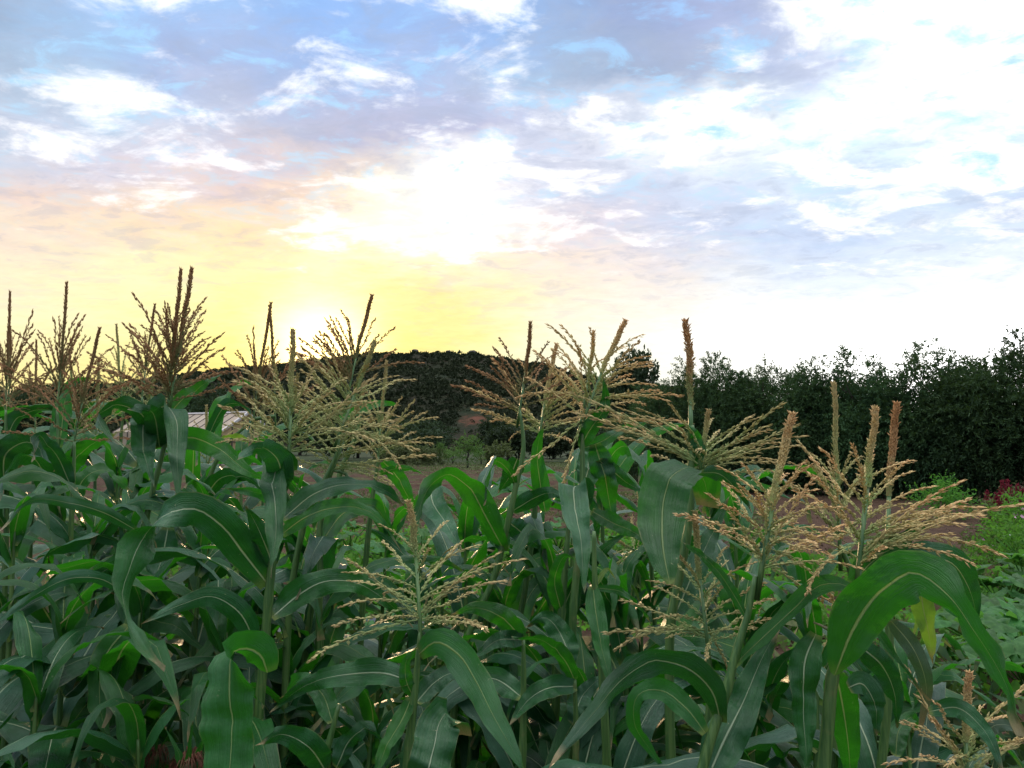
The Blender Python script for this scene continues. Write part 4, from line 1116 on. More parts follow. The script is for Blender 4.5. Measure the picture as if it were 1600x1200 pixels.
def tassel(root, origin, J, tip, col, nb, rr, blen=0.19, thick=1.0, extra=(), low=72, high=22, spk=None, aim=None, short=0.34):
    """J junction of lowest branches, tip of the spike, world coordinates; origin = root location"""
    ax = (tip - J); Lt = ax.length; a = ax.normalized()
    sb = J + a * min(0.13, Lt * short)
    X_ = a.cross(Vector((0, 1, 0))).normalized(); Y_ = a.cross(X_)
    Ls = (tip - sb).length
    mt = Matrix.Translation(sb - origin) @ Matrix(((X_.x, Y_.x, a.x, 0), (X_.y, Y_.y, a.y, 0), (X_.z, Y_.z, a.z, 0), (0, 0, 0, 1)))
    wr = 0.27 / max(Ls, .08)
    tz = link('tassel', (spk or rr.choice(SPK[col])), root)
    tzm = mt @ Matrix.Diagonal((0.27 * thick, 0.27 * thick, Ls, 1)); tz.matrix_basis = tzm
    vs, fs, uv = [], [], []
    inv = tzm.inverted()
    # rachis under the spike, built in the tassel's own space
    tube(vs, fs, [inv @ (J - a * 0.05 - origin), inv @ (J - origin), inv @ (sb + a * 0.02 - origin)], [0.020, 0.018, 0.014], 6, uv)
    rc = link('rachis', mesh('rachis', vs, fs, M['stalk'], uv), tz)
    brs = []
    az0 = rr.uniform(0, 6.28)
    nb = int(nb * 1.3)
    for i in range(nb):
        s = i / max(1, nb - 1)
        th = math.radians(low + (high - low) * s ** 0.9 + rr.uniform(-9, 9)); azm = az0 + i * 2.39996 + rr.uniform(-.3, .3)
        if aim is not None and rr.random() < 0.55: azm = aim + rr.uniform(-.9, .9)
        rad = X_ * math.cos(azm) + Y_ * math.sin(azm)
        d_ = a * math.cos(th) + rad * math.sin(th)
        b_ = J + a * (Lt * short * 0.95 * s) 
        brs.append((b_, d_ * blen * (1.08 - 0.35 * s) * rr.uniform(.8, 1.15)))
    for e in extra:
        e3 = e; b_ = J + a * (rr.uniform(0, 0.5) * Lt * short); brs.append((b_, e3 - b_))
    for b_, v in brs:
        bm = rr.choice(BR[col]) 
        mt2 = frame_to(b_ - origin, v, Vector((0, 0, 1)) + a * 0.2)
        L_ = v.length; cs = 0.5 * (L_ + 0.19)
        o = link('tassel_branch', bm, tz)
        o.matrix_basis = inv @ mt2 @ Matrix.Diagonal((L_, 0.165 * thick, 0.5 * L_ + .09, 1))
    return tz

def stalk_tube(pts, r0, r1, rr, nodes=None):
    vs, fs, uv = [], [], []
    n_ = len(pts); L = [0]
    for i in range(1, n_): L.append(L[-1] + (pts[i] - pts[i - 1]).length)
    rad = []
    for i in range(n_):
        t = L[i] / L[-1]; r = r0 + (r1 - r0) * t
        rem = L[-1] - L[i]; r = 0.0035 + (r - 0.0035) * min(1, rem / 0.22) ** 0.6
        ph = (L[i] / 0.155) % 1.0
        r *= 1 + 0.16 * math.exp(-((ph - 0.5) / 0.06) ** 2)
        rad.append(r)
    tube(vs, fs, pts, rad, 10, uv)
    return mesh('stalk', vs, fs, M['stalk'], uv)

# leaf variants for corn that stands further back (base at origin, growing towards +X)
def auto_leaf(name, seed, mat, L=0.72, w=0.075, th0=62, drop=135, twist=0.5, fold=0.25):
    rr = random.Random(seed); n_ = 26; p = Vector((0, 0, 0)); pts = [p.copy()]; Ws = []
    sidew = rr.uniform(-.35, .35)
    for i in range(n_ - 1):
        t = i / (n_ - 2); th = math.radians(th0 - drop * t ** 1.15)
        d_ = Vector((math.cos(th) * math.cos(sidew * t), math.cos(th) * math.sin(sidew * t), math.sin(th)))
        p = p + d_ * (L / (n_ - 1)); pts.append(p.copy())
    tw = rr.uniform(-twist, twist) * 2.2; tw0 = rr.uniform(-.25, .25)
    for i in range(n_):
        t = i / (n_ - 1); T = (pts[min(i + 1, n_ - 1)] - pts[max(i - 1, 0)]).normalized()
        W = Vector((0, -1, 0)); W = (W - T * W.dot(T)).normalized()
        Ws.append(Quaternion(T, tw0 + tw * t ** 1.4) @ W)
    vs, fs, uv = ribbon(pts, Ws, w, rr, na=7, fold=rr.uniform(.2, .7), wave=rr.uniform(1, 2.2))
    return mesh(name, vs, fs, mat, uv)
AL = {}
for key in ('blue', 'green', 'grey', 'yellow'):
    AL[key] = []
cfg = [(0.74, .098, 62, 128), (0.80, .105, 55, 118), (0.66, .09, 70, 165), (0.60, .09, 48, 100), (0.78, .10, 66, 150), (0.55, .07, 72, 105)]
for q, (L_, w_, a_, b_) in enumerate(cfg):
    AL['blue'].append(auto_leaf('leaf', 500 + q, M['blue'], L_, w_, a_, b_))
    AL['green'].append(auto_leaf('leaf', 520 + q, M['green'], L_, w_, a_ + 4, b_ + 10))
AL['up'] = [auto_leaf('leaf', 570 + q, M['green' if q % 2 else 'blue'], .62 + .05 * (q % 3), .085, 80, 60 + 22 * q, .8) for q in range(5)]
for q in range(3):
    AL['grey'].append(auto_leaf('leaf', 540 + q, M['grey'], 0.6, .055, 40, 135, 1.0, .5))
    AL['yellow'].append(auto_leaf('leaf', 550 + q, M['yellow'], 0.6, .06, 45, 130, .8, .4))

def put_leaf(root, loc, azm, key, rr, s=1.0, v=None):
    o = link('leaf', AL[key][v] if v is not None else rr.choice(AL[key]), root)
    o.location = loc; o.rotation_euler = (rr.uniform(-.2, .2), rr.uniform(-.15, .15), azm)
    o.scale = (s * rr.uniform(.9, 1.1), s * rr.uniform(.85, 1.12), s * rr.uniform(.85, 1.1))

def W_natural(pts, upref=None):
    H = pts[-1] - pts[0]; H.z = 0
    if H.length < 0.03: H = Vector((0.2, -1, 0))
    return Vector((0, 0, 1)).cross(H.normalized())

def hero_leaf(root, origin, d, spec, rr):
    mat, wpx, dd, s, pp = spec[:5]
    opt = spec[5] if len(spec) > 5 else {}
    d0 = d + opt.get('d0', 0.0)
    n_ = 30
    flat = catmull([Vector((x, y, 0)) for x, y in pp], n_)
    pts = []
    for i, q in enumerate(flat):
        t = i / (n_ - 1); pts.append(P(q.x, q.y, d0 + dd * t ** opt.get('pw', 1.0)))
    Wn = W_natural(pts); Ws = []; prev = None
    if 'W' in opt: Wn = Vector(opt['W']).normalized()
    tw = opt.get('tw', rr.uniform(-.35, .35)); twf = rr.uniform(2, 5); twp = rr.uniform(0, 6)
    for i in range(n_):
        t = i / (n_ - 1)
        T = (pts[min(i + 1, n_ - 1)] - pts[max(i - 1, 0)]).normalized()
        view = (pts[i] - cam.location).normalized()
        S = T.cross(view)
        S = S.normalized() if S.length > 0.15 else (prev or Vector((1, 0, 0)))
        if prev is None:
            if S.dot(Wn) < 0: S = -S
        elif S.dot(prev) < 0: S = -S
        tgt = S * s + Wn * (1 - s)
        if prev is not None: tgt = tgt * 0.45 + prev * 0.55
        W = tgt - T * tgt.dot(T)
        if W.length < 1e-3: W = prev
        W.normalize(); prev = W
        ts = opt.get('tws'); tx = ts[1] * (lambda q: q * q * (3 - 2 * q))(min(1, max(0, (t - ts[0]) / ts[2] + .5))) if ts else 0
        Ws.append(Quaternion(T, tw * t + tx + 0.14 * math.sin(twf * t + twp)) @ W)
    # upper face up at the base
    T = (pts[2] - pts[0]).normalized()
    k_ = 8; Tk = (pts[k_ + 1] - pts[k_ - 1]).normalized()
    if Tk.cross(Ws[k_]).z < 0: Ws = [-w for w in Ws]
    if opt.get('flip'): Ws = [-w for w in Ws]
    wp = opt.get('prof')
    vs, fs, uv = ribbon(pts, Ws, wpx * opt.get('wf', .84) * d0 / F, rr, na=11, wave=opt.get('wave', rr.uniform(1.2, 2.6)), fold=opt.get('fold', rr.uniform(.18, .45)), blunt=opt.get('blunt', False), wprof=wp)
    vs = [v - origin for v in vs]
    return link('leaf', mesh('leaf', vs, fs, M[mat], uv), root)

def ear(root, loc, azm, rr, s=1.0):
    vs, fs, uv = [], [], []
    pts = [Vector((0.02, 0, 0)), Vector((0.045, 0, .07)), Vector((.06, 0, .14)), Vector((.07, 0, .19)), Vector((.073, 0, .215))]
    tube(vs, fs, catmull(pts, 12), [.014, .021, .026, .029, .030, .030, .028, .026, .023, .019, .014, .008], 10, uv)
    e = link('ear', mesh('ear', vs, fs, M['green'], uv), root); e.location = loc; e.rotation_euler.z = azm; e.scale = (s,) * 3
    for k in range(3):
        pts = [Vector((.07, .01 * (k - 1), .17)), Vector((.075 + .02 * (k - 1), .02 * (k - 1), .24)), Vector((.08 + .05 * (k - 1), .035 * (k - 1), .30))]
        pc = catmull(pts, 10); Ws = [Vector((0.3, 1, 0)).normalized()] * 10
        v2, f2, u2 = ribbon(pc, Ws, .022, rr, na=5); link('husk_leaf', mesh('husk_leaf', v2, f2, M['green'], u2), e)
    vs, fs = [], []
    for k in range(70):
        a = rr.uniform(0, 6.28); r_ = rr.uniform(0.002, .012); b0 = Vector((.073 + math.cos(a) * r_, math.sin(a) * r_, .205))
        m1 = b0 + Vector((math.cos(a) * .016, math.sin(a) * .016, rr.uniform(.01, .03))); m2 = m1 + Vector((math.cos(a) * .012, math.sin(a) * .012, -rr.uniform(.01, .03))); en = m2 + Vector((rr.uniform(-.01, .01), rr.uniform(-.01, .01), -rr.uniform(.02, .05)))
        tube(vs, fs, [b0, m1, m2, en], [.0011, .0011, .0010, .0006], 3, cap=False)
    link('silk', mesh('silk', vs, fs, M['silk']), e)
M['silk'] = simple('corn_silk', (0.17, 0.065, 0.035), 0.6, 0.5, 80, trans=(0.35, 0.10, 0.05), tf=0.25)

GROUP = 'corn plants in the plot'
def hero(stalk, d, label, tassels=(), leaves=(), r0=0.013, r1=0.0075, seed=0, low=3, lowkeys=('blue', 'green', 'blue'), ears=0, lowz=None):
    """stalk: pixel points from the lowest seen point to the tassel junction"""
    rr = random.Random(seed)
    pts = [P(x, y, d) for x, y in stalk]
    b = pts[0]; t = (pts[1] - pts[0]).normalized()
    lean = Vector((t.x / max(t.z, .3), 0, 0)) * min(b.z, 1.0) * 0.45
    base = Vector((b.x - lean.x, b.y, 0)); base.z = gz(base.x, base.y) - 0.02
    root = empty('corn_plant', base); tag(root, label, 'corn plant', GROUP)
    if tassels:
        J0 = P(tassels[0]['J'][0], tassels[0]['J'][1], d)
        if (J0 - pts[-1]).length > 0.02: pts.append(J0)
    allp = [base, base.lerp(b, 0.5) + lean * 0.12] + pts
    sp_ = catmull(allp, 90)
    link('stalk', stalk_tube([p - base for p in sp_], r0, r1, rr), root)
    for L in leaves: hero_leaf(root, base, d, L, rr)
    for T in tassels:
        J = P(T['J'][0], T['J'][1], d); tip = P(T['tip'][0], T['tip'][1], d + T.get('dd', 0))
        if (J - pts[-1]).length > 0.03:
            vs, fs, uv = [], [], []; tube(vs, fs, catmull([pts[-1] - base, (pts[-1] + J) / 2 - base, J - base], 12), r1 * .9, 8, uv); link('stalk_top', mesh('stalk_top', vs, fs, M['stalk'], uv), root)
        ex = [P(e[0], e[1], d + rr.uniform(-.06, .06)) for e in T.get('ex', ())]
        tassel(root, base, J, tip, T.get('c', 'g'), T.get('n', 12), rr, T.get('bl', 0.18), T.get('th', 1.0), ex, T.get('low', 72), T.get('high', 22), aim=T.get('aim'), short=T.get('short', .34))
    zb = b.z
    a0 = rr.uniform(0, 6.28)
    for k in range(low):
        z = zb * (0.35 + 0.6 * k / max(1, low)) if lowz is None else lowz[0] + (lowz[1] - lowz[0]) * k / max(1, low - 1)
        p_ = min(sp_, key=lambda q: abs(q.z - z)) - base
        put_leaf(root, p_, a0 + k * math.pi + rr.uniform(-.6, .6), rr.choice(lowkeys), rr, 0.95)
    for k in range(ears):
        z = zb * 0.75; p_ = min(sp_, key=lambda q: abs(q.z - z)) - base; ear(root, p_, rr.uniform(0, 6), rr)
    return root

def filler(px, d, h, label, seed, tas=None, keys=('blue', 'blue', 'green'), nl=10, s=1.0, lean=0.0, ears=0, grey=1):
    rr = random.Random(seed * 7 + 3)
    g = G(px, d); g.z = gz(g.x, g.y) - 0.02
    root = empty('corn_plant', g); tag(root, label, 'corn plant', GROUP)
    top = Vector((lean + rr.uniform(-.05, .05), rr.uniform(-.06, .06), h))
    sp_ = catmull([Vector((0, 0, 0)), Vector((top.x * .2, top.y * .2, h * .4)), Vector((top.x * .55, top.y * .6, h * .75)), top], 60)
    link('stalk', stalk_tube(sp_, 0.012, 0.006, rr), root)
    a0 = rr.uniform(0, 6.28)
    for k in range(nl):
        t = 0.16 + 0.80 * k / (nl - 1); p_ = sp_[int(t * 59)]
        key = rr.choice(keys)
        if k < grey: key = 'grey' if rr.random() < .7 else 'yellow'
        put_leaf(root, p_, a0 + k * math.pi + rr.uniform(-.55, .55), key, rr, s * (0.78 if k >= nl - 2 else 1.0))
    if tas:
        J = top + g; tip = J + Vector((tas.get('lx', rr.uniform(-.05, .05)), rr.uniform(-.04, .04), tas.get('L', .38)))
        tassel(root, g, J, tip, tas.get('c', 'g'), tas.get('n', 13), rr, tas.get('bl', .19), tas.get('th', .85))
    if not tas:
        for k in range(3):
            o = link('leaf', AL['green'][(seed + k) % 6], root); o.location = top - Vector((0, 0, .10 - .03 * k)); o.rotation_euler = (0, -.35, a0 + k * 2.1); o.scale = (.62 * s, .55 * s, .7 * s)
    for k in range(ears): ear(root, sp_[int(.45 * 59)], rr.uniform(0, 6), rr)
    return root

H_ = hero
# ---- left group
H_([(10,820),(9,640)], 2.9, 'corn plant at the left picture edge with a thin straight tassel spike', [dict(J=(9,640), tip=(16,457), c='o', n=19, th=.7, ex=[(60,505),(50,640)], bl=.22, low=84)],
   [('blue', 44, -.3, .7, [(5,760),(12,705),(42,690),(75,735),(96,805)]), ('blue', 30, .1, .5, [(8,700),(30,650),(75,640),(110,700)])], seed=1, low=5, lowz=(.6, 1.4))
H_([(95,850),(92,740),(90,655)], 2.8, 'tall corn plant at the far left with the second tassel spike from the edge', [dict(J=(89,640), tip=(107,443), c='o', n=20, th=.72, bl=.22, low=84, ex=[(138,503),(125,498)])],
   [('green', 44, -.1, .75, [(92,760),(122,712),(152,690),(184,676)]), ('green', 36, .1, .6, [(92,700),(100,640),(112,600),(150,590)]), ('blue', 46, -.35, .8, [(95,830),(60,812),(100,838),(165,895)])], seed=2, low=5, lowz=(.6, 1.4))
H_([(108,900),(112,800),(116,700)], 2.6, 'corn plant with a right-leaning tassel spike, third tall one from the left edge', [dict(J=(116,690), tip=(153,513), c='o', n=17, th=.72, bl=.2, low=84)],
   [('green', 40, .1, .6, [(112,790),(130,750),(165,735),(205,770)]), ('blue', 30, -.2, .7, [(112,760),(80,700),(62,680),(52,720)])], seed=3, low=5, lowz=(.6, 1.35))
H_([(50,800),(55,690)], 3.3, 'short spike corn plant low between the first two tall tassels at the left', [dict(J=(55,670), tip=(57,532), c='o', n=17, th=.68, bl=.21, low=84)], [], seed=4, low=6, lowz=(.8, 1.6))
H_([(185,760),(192,650)], 3.4, 'farther corn plant with a thin pale tassel left of the twin-spike tassel', [dict(J=(193,640), tip=(180,508), c='g', n=18, th=.65, bl=.22, low=84)], [], seed=5, low=6, lowz=(.8, 1.65))
H_([(215,760),(222,640)], 3.2, 'corn plant with a leaning rusty tassel right behind the twin-spike tassel', [dict(J=(222,620), tip=(240,476), c='o', n=18, th=.65, bl=.22, low=84)], [], seed=6, low=6, lowz=(.8, 1.6))
H_([(196,985),(215,880),(240,760),(258,690),(263,650)], 2.3, 'tallest corn plant, its tassel carrying two dark spikes side by side against the sky',
   [dict(J=(263,632), tip=(283,422), c='o', n=34, th=.85, bl=.2, low=82, high=18, short=.42, ex=[(205,468),(190,515),(350,530),(322,472),(255,478),(335,560),(215,610)]), dict(J=(268,620), tip=(300,420), c='o', n=6, th=1.0, bl=.15, dd=.03, short=.42)],
   [('blue', 46, -.25, .15, [(258,700),(246,640),(262,633),(272,648),(277,710),(278,790)], dict(W=(1,-.1,0))),
    ('blue', 48, -.2, .8, [(244,650),(228,655),(224,690),(230,730),(240,758)]),
    ('blue', 34, -.3, .5, [(248,700),(215,642),(178,632),(156,650),(168,680),(205,700)]),
    ('green', 44, -.15, .85, [(262,690),(300,684),(340,700),(385,735),(424,752)]),
    ('green', 30, .1, .7, [(262,650),(292,618),(330,594),(352,580)]),
    ('blue', 40, -.25, .8, [(250,700),(232,640),(200,640)]),
    ('blue', 46, -.1, .9, [(262,825),(258,850),(244,900),(222,962)])], seed=7, low=5, r0=.014, lowz=(.5, 1.2))
H_([(300,900),(322,760),(350,700)], 2.8, 'corn plant in front of the greenhouse, its tassel kinked into an upturned V',
   [dict(J=(396,655), tip=(421,474), c='o', n=18, th=.7, bl=.2, ex=[(388,520),(355,620)]), dict(J=(430,650), tip=(424,478), c='o', n=6, th=.7, bl=.15)],
   [('green', 30, .1, .7, [(330,700),(350,625),(385,598),(412,605)]), ('blue', 22, -.15, .5, [(320,690),(365,630),(385,640),(388,690)]), ('blue', 34, -.2, .7, [(318,780),(345,748),(385,745),(415,775)]), ('yellow', 14, -.1, .6, [(390,690),(362,682),(335,688)])], seed=8, low=5, lowz=(.6, 1.4))
H_([(400,1230),(404,1120),(413,1020),(423,900),(436,800),(450,735)], 1.9, 'corn plant left of centre with thick upright tassel spike before the sunset glow',
   [dict(J=(452,705), tip=(458,516), c='g', n=20, th=1.05, bl=.17, low=78, short=.36, ex=[(375,625),(383,650),(398,600),(560,612),(545,575),(600,640),(580,690),(375,680)])],
   [('blue', 48, -.25, .10, [(456,735),(450,714),(436,712),(430,740),(431,800),(424,905)], dict(W=(1,-.15,0))),
    ('blue', 44, -.1, .85, [(426,885),(412,845),(398,815),(384,790)]),
    ('blue', 50, -.25, .75, [(440,770),(432,716),(405,698),(372,718)]),
    ('blue', 66, -.35, .85, [(419,915),(382,868),(345,820),(305,795),(268,803),(224,838),(198,890),(193,945),(216,1000),(258,1042)], dict(fold=.15, tw=0, tws=(.45, 2.5, .3), prof=lambda t: (.5 + .5 * min(1, t / .15)) * (1 - .25 * t) * max(.03, 1 - max(0, (t - .5) / .5) ** 2))),
    ('blue', 42, -.2, .8, [(402,1012),(372,955),(330,932),(285,944),(220,975)]),
    ('green', 86, -.10, .06, [(418,1050),(408,1022),(390,1012),(368,1016),(362,1060),(360,1130),(358,1260)], dict(W=(1,-.12,.12), fold=.34, d0=-.35, wave=1.3, wf=.95, prof=lambda t: .35 + .65 * min(1, t / .3) ** .7)),
    ('blue', 52, .15, .85, [(424,965),(465,930),(505,910),(560,912),(610,945),(645,980)]),
    ('green', 36, .1, .8, [(440,835),(475,810),(520,793),(568,795),(606,828),(628,862)]),
    ('blue', 40, .2, .6, [(440,812),(490,772),(550,757),(600,764),(640,800)])], seed=9, low=3, r0=.016, r1=.009, lowz=(.4, .9))
H_([(485,960),(505,860),(530,745),(560,640)], 2.4, 'corn plant with a dark tassel spike leaning right, highest one left of the hill summit',
   [dict(J=(545,610), tip=(578,461), c='o', n=18, th=.8, bl=.19, ex=[(515,498),(506,520),(612,545),(548,512),(655,562),(470,560)], aim=0.0)],
   [('green', 24, .1, .8, [(530,655),(560,640),(600,630),(628,634)])], seed=10, low=5, lowz=(.5, 1.3))
H_([(470,840),(480,800),(505,755),(528,700)], 2.1, 'corn plant whose big tan tassel sweeps right in front of the dark hill',
   [dict(J=(530,680), tip=(586,533), c='g', n=20, th=1.0, bl=.18, low=88, high=30, short=.45, ex=[(560,628),(612,650),(625,668),(600,735),(575,718),(560,600),(380,590),(395,560),(640,695)], aim=0.0)], [], seed=11, low=4, lowz=(.5, 1.2))
H_([(498,1000),(500,900),(505,800),(540,740)], 2.2, 'corn plant with rusty low tassel branches crossing at the left of centre',
   [dict(J=(520,735), tip=(572,600), c='g', n=14, th=.9, bl=.16, low=85, ex=[(632,672),(658,690),(612,755),(470,690)])], [('green', 40, .2, .8, [(500,850),(540,800),(580,790),(620,850)])], seed=12, low=4, lowz=(.5, 1.2))
H_([(567,940),(573,860),(583,770),(590,725)], 2.4, 'corn plant with slim pale tassel spike standing before the dark hillside',
   [dict(J=(591,712), tip=(604,565), c='g', n=13, th=.8, bl=.16, low=66, ex=[(677,648),(683,678),(660,640),(640,625)])],
   [('green', 14, -.1, .6, [(588,742),(612,734),(645,733),(668,745)]), ('green', 32, .1, .9, [(598,720),(612,735),(632,765),(655,812)])], seed=13, low=4, lowz=(.5, 1.15))
# ---- centre
H_([(745,960),(765,920),(788,840),(806,760),(818,700)], 2.15, 'corn plant leaning right in the centre, thin dark tassel spike against the bright sky',
   [dict(J=(812,640), tip=(833,504), c='o', n=13, th=.75, bl=.18, ex=[(738,567),(736,590),(745,632),(782,560)])],
   [('green', 46, -.25, .8, [(788,862),(762,810),(730,762),(700,743),(672,758),(652,800),(643,850)]),
    ('green', 44, .1, .85, [(790,860),(768,815),(745,780),(715,748)]),
    ('blue', 46, -.3, .85, [(672,748),(676,785),(695,815),(722,860)], dict(d0=-.05)),
    ('green', 20, -.1, .6, [(806,760),(795,735),(777,722),(764,745),(757,790)]),
    ('blue', 40, .1, .9, [(808,718),(795,748),(778,770)]), ('blue', 40, .05, .9, [(795,815),(822,838),(850,860)])], seed=14, low=3, lowz=(.5, 1.0))
H_([(790,1040),(815,950),(830,850),(838,770),(842,715)], 2.3, 'corn plant with a short fuzzy rust tassel left of the densest central tassel',
   [dict(J=(843,680), tip=(866,537), c='t', n=18, th=.85, bl=.18, low=86, ex=[(735,598),(745,635),(770,660),(800,690),(790,560)], aim=math.pi)],
   [('green', 34, -.1, .7, [(852,800),(845,760),(840,700),(850,660)]), ('blue', 34, -.15, .8, [(800,800),(835,778),(862,770),(888,782)])], seed=15, low=3, lowz=(.5, 1.0))
H_([(893,1060),(896,950),(905,850),(910,760),(910,690)], 1.9, 'central corn plant with the densest tassel, its brown spike leaning right over the hill crest',
   [dict(J=(910,660), tip=(973,499), c='t', n=22, th=.9, bl=.17, low=80, short=.5, ex=[(1040,592),(1020,600),(1000,620),(835,755),(875,762),(905,545),(820,640),(1045,630),(960,660)]), dict(J=(911,640), tip=(932,518), c='t', n=4, th=.7, bl=.13)],
   [('blue', 52, -.25, .12, [(912,795),(908,762),(899,757),(898,790),(908,850),(914,925)], dict(W=(1,-.1,0))),
    ('green', 32, -.05, .9, [(908,698),(924,668),(945,635),(943,590)]),
    ('green', 24, .1, .8, [(906,702),(940,690),(975,670),(1022,658)]),
    ('blue', 46, .1, .95, [(913,758),(918,735),(922,700)], dict(blunt=True)),
    ('green', 48, .05, .95, [(930,695),(945,745),(955,800),(962,830)]),
    ('blue', 30, .1, .8, [(936,720),(960,738),(985,758),(1012,768)]),
    ('green', 32, -.1, .8, [(925,800),(965,820),(1000,838),(1020,862)])], seed=16, low=3, lowz=(.4, .95), r0=.015)
H_([(868,1120),(875,1000),(882,900),(890,800)], 2.0, 'corn plant without tassel, twin stalk beside the central one', [],
   [('green', 30, -.1, .7, [(878,960),(868,900),(885,868),(905,880)]), ('blue', 36, .1, .8, [(885,820),(900,790),(925,800),(935,850)])], seed=17, low=3, lowz=(.4, 1.0), r1=.009)
H_([(945,1120),(938,1010),(930,920),(928,830)], 1.7, 'corn stalk in the centre with a bright yellow-green leaf hanging along it', [],
   [('green', 36, -.15, .85, [(926,915),(930,950),(940,1010),(958,1085)]), ('green', 16, .1, .7, [(930,918),(970,925),(1000,950),(1016,972)]), ('yellow', 10, .1, .8, [(930,915),(950,890),(962,905)])], seed=18, low=2, lowz=(.5, .9))
H_([(1050,1240),(1046,1080),(1050,960),(1062,900),(1080,780),(1080,730)], 1.6, 'corn plant right of centre, its fat rust-brown spike rising above the tree row',
   [dict(J=(1079,665), tip=(1079,501), c='r', n=0, th=1.05, short=.15), dict(J=(1098,735), tip=(1103,640), c='g', n=16, th=.7, bl=.14, low=75, ex=[(1198,710),(1185,672),(1160,645),(1135,620),(1010,598),(985,625),(1000,650),(1195,705)])],
   [('green', 84, .22, .15, [(1047,914),(1038,870),(1034,820),(1040,770),(1058,740),(1082,732),(1098,745),(1106,790)], dict(fold=.16, d0=-.28, W=(1,-.12,.05), wf=1, wave=1.3, tw=.1, prof=lambda t: (.10 + .90 * min(1, t / .36) ** .75) * (1 - .5 * max(0, (t - .6) / .4)))),
    ('blue', 30, .1, .7, [(1094,738),(1125,742),(1150,762),(1175,800)], dict(d0=-.2)),
    ('green', 32, -.02, .95, [(1079,728),(1090,705),(1086,680),(1070,660)]),
    ('blue', 52, .1, .9, [(1052,965),(1075,915),(1098,865),(1120,815),(1140,775)]),
    ('blue', 40, .1, .85, [(1062,800),(1085,775),(1110,757),(1135,752)]),
    ('green', 22, .15, .7, [(1110,760),(1150,752),(1200,765),(1248,784)])], seed=19, low=3, lowz=(.4, .95), r0=.014)
# ---- right
H_([(1090,1230),(1112,1150),(1135,1080),(1150,1020),(1168,960),(1180,900)], 1.3, 'near corn plant at the right with thick tan tassel spike and leaning stalk',
   [dict(J=(1190,890), tip=(1231,645), c='t', n=17, th=.95, bl=.115, low=66, short=.42, ex=[(1300,812),(1290,790),(1062,800),(1150,765),(1306,978),(1298,868),(1268,958),(1240,745)])],
   [('green', 24, .02, .9, [(1168,968),(1150,935),(1122,893),(1062,842)], dict(prof=lambda t: max(.08, math.sin(min(1, t * 1.6 + .15) * math.pi * .5) * (1 - t ** 3)))),
    ('blue', 54, -.25, .8, [(1126,1128),(1112,1078),(1070,1042),(1022,1036),(975,1060),(925,1115),(858,1200)], dict(fold=.12)),
    ('green', 42, .1, .8, [(1102,1146),(1070,1105),(1030,1078),(998,1085),(992,1130),(1015,1170),(1048,1215)]),
    ('blue', 78, .15, .92, [(1106,1215),(1130,1160),(1162,1095),(1190,1030),(1222,975)], dict(fold=.1)),
    ('green', 34, -.05, .55, [(1146,1042),(1185,1002),(1240,950),(1285,914),(1322,916),(1370,985),(1452,1095)], dict(fold=.3))], seed=20, low=2, lowz=(.4, .9), r0=.013, r1=.0075)
H_([(1105,1180),(1108,1100),(1107,1030)], 1.5, 'corn plant with a narrow tan tassel spike low at the right of centre',
   [dict(J=(1106,1010), tip=(1081,800), c='g', n=13, th=.8, bl=.12, low=82, short=.5, ex=[(955,975),(1008,920),(970,1022),(1045,990),(1160,900),(1165,930),(1120,1060)])], [], seed=21, low=3, lowz=(.4, .9))
H_([(1300,1230),(1305,1100),(1318,980),(1330,900)], 1.5, 'corn plant behind the right cluster with the slimmest and highest tan tassel spike',
   [dict(J=(1312,850), tip=(1303,600), c='g', n=10, th=.75, bl=.13, low=60, ex=[(1250,693),(1262,722),(1240,760),(1360,715)])], [], seed=22, low=3, lowz=(.4, 1.0))
H_([(1282,1250),(1292,1150),(1302,1050),(1325,960),(1342,910)], 1.3, 'near corn plant at the right, tan branches fanning over a giant arching leaf',
   [dict(J=(1342,885), tip=(1368,637), c='t', n=16, th=.9, bl=.125, low=62, high=20, short=.5, ex=[(1478,762),(1452,748),(1462,792),(1436,778),(1415,760),(1492,748),(1486,778),(1440,762),(1560,858),(1512,872),(1420,735),(1270,875),(1300,940),(1470,770)])],
   [('green', 46, .02, .95, [(1330,914),(1360,880),(1405,848),(1460,808)], dict(fold=.15)),
    ('green', 100, -.2, .82, [(1304,1052),(1332,985),(1385,920),(1432,898),(1480,925),(1530,995),(1567,1070),(1594,1150)], dict(fold=.10, d0=-.08, prof=lambda t: (0.16 + .84 * min(1, t / .17) ** .8) * (1 - .52 * min(1, max(0, (t - .3) / .3))) * max(.03, 1 - max(0, (t - .6) / .4) ** 1.8))),
    ('blue', 74, .15, .85, [(1390,905),(1430,880),(1480,876),(1512,915),(1528,985)], dict(fold=.12)),
    ('yellow', 42, .05, .92, [(1434,905),(1442,945),(1450,985),(1458,1038)]),
    ('blue', 54, -.05, .9, [(1275,990),(1258,1030),(1256,1100),(1262,1220)]),
    ('grey', 34, .1, .85, [(1392,970),(1425,1010),(1447,1070),(1436,1150)]),
    ('blue', 48, .1, .9, [(1345,1010),(1378,1040),(1398,1085),(1402,1140)]),
    ('blue', 46, 0, .85, [(1325,1075),(1345,1068),(1365,1095),(1370,1150)]),
    ('green', 60, .15, .92, [(1306,1050),(1318,1110),(1326,1170),(1330,1250)])], seed=23, low=2, lowz=(.4, .85), r0=.017, r1=.009)
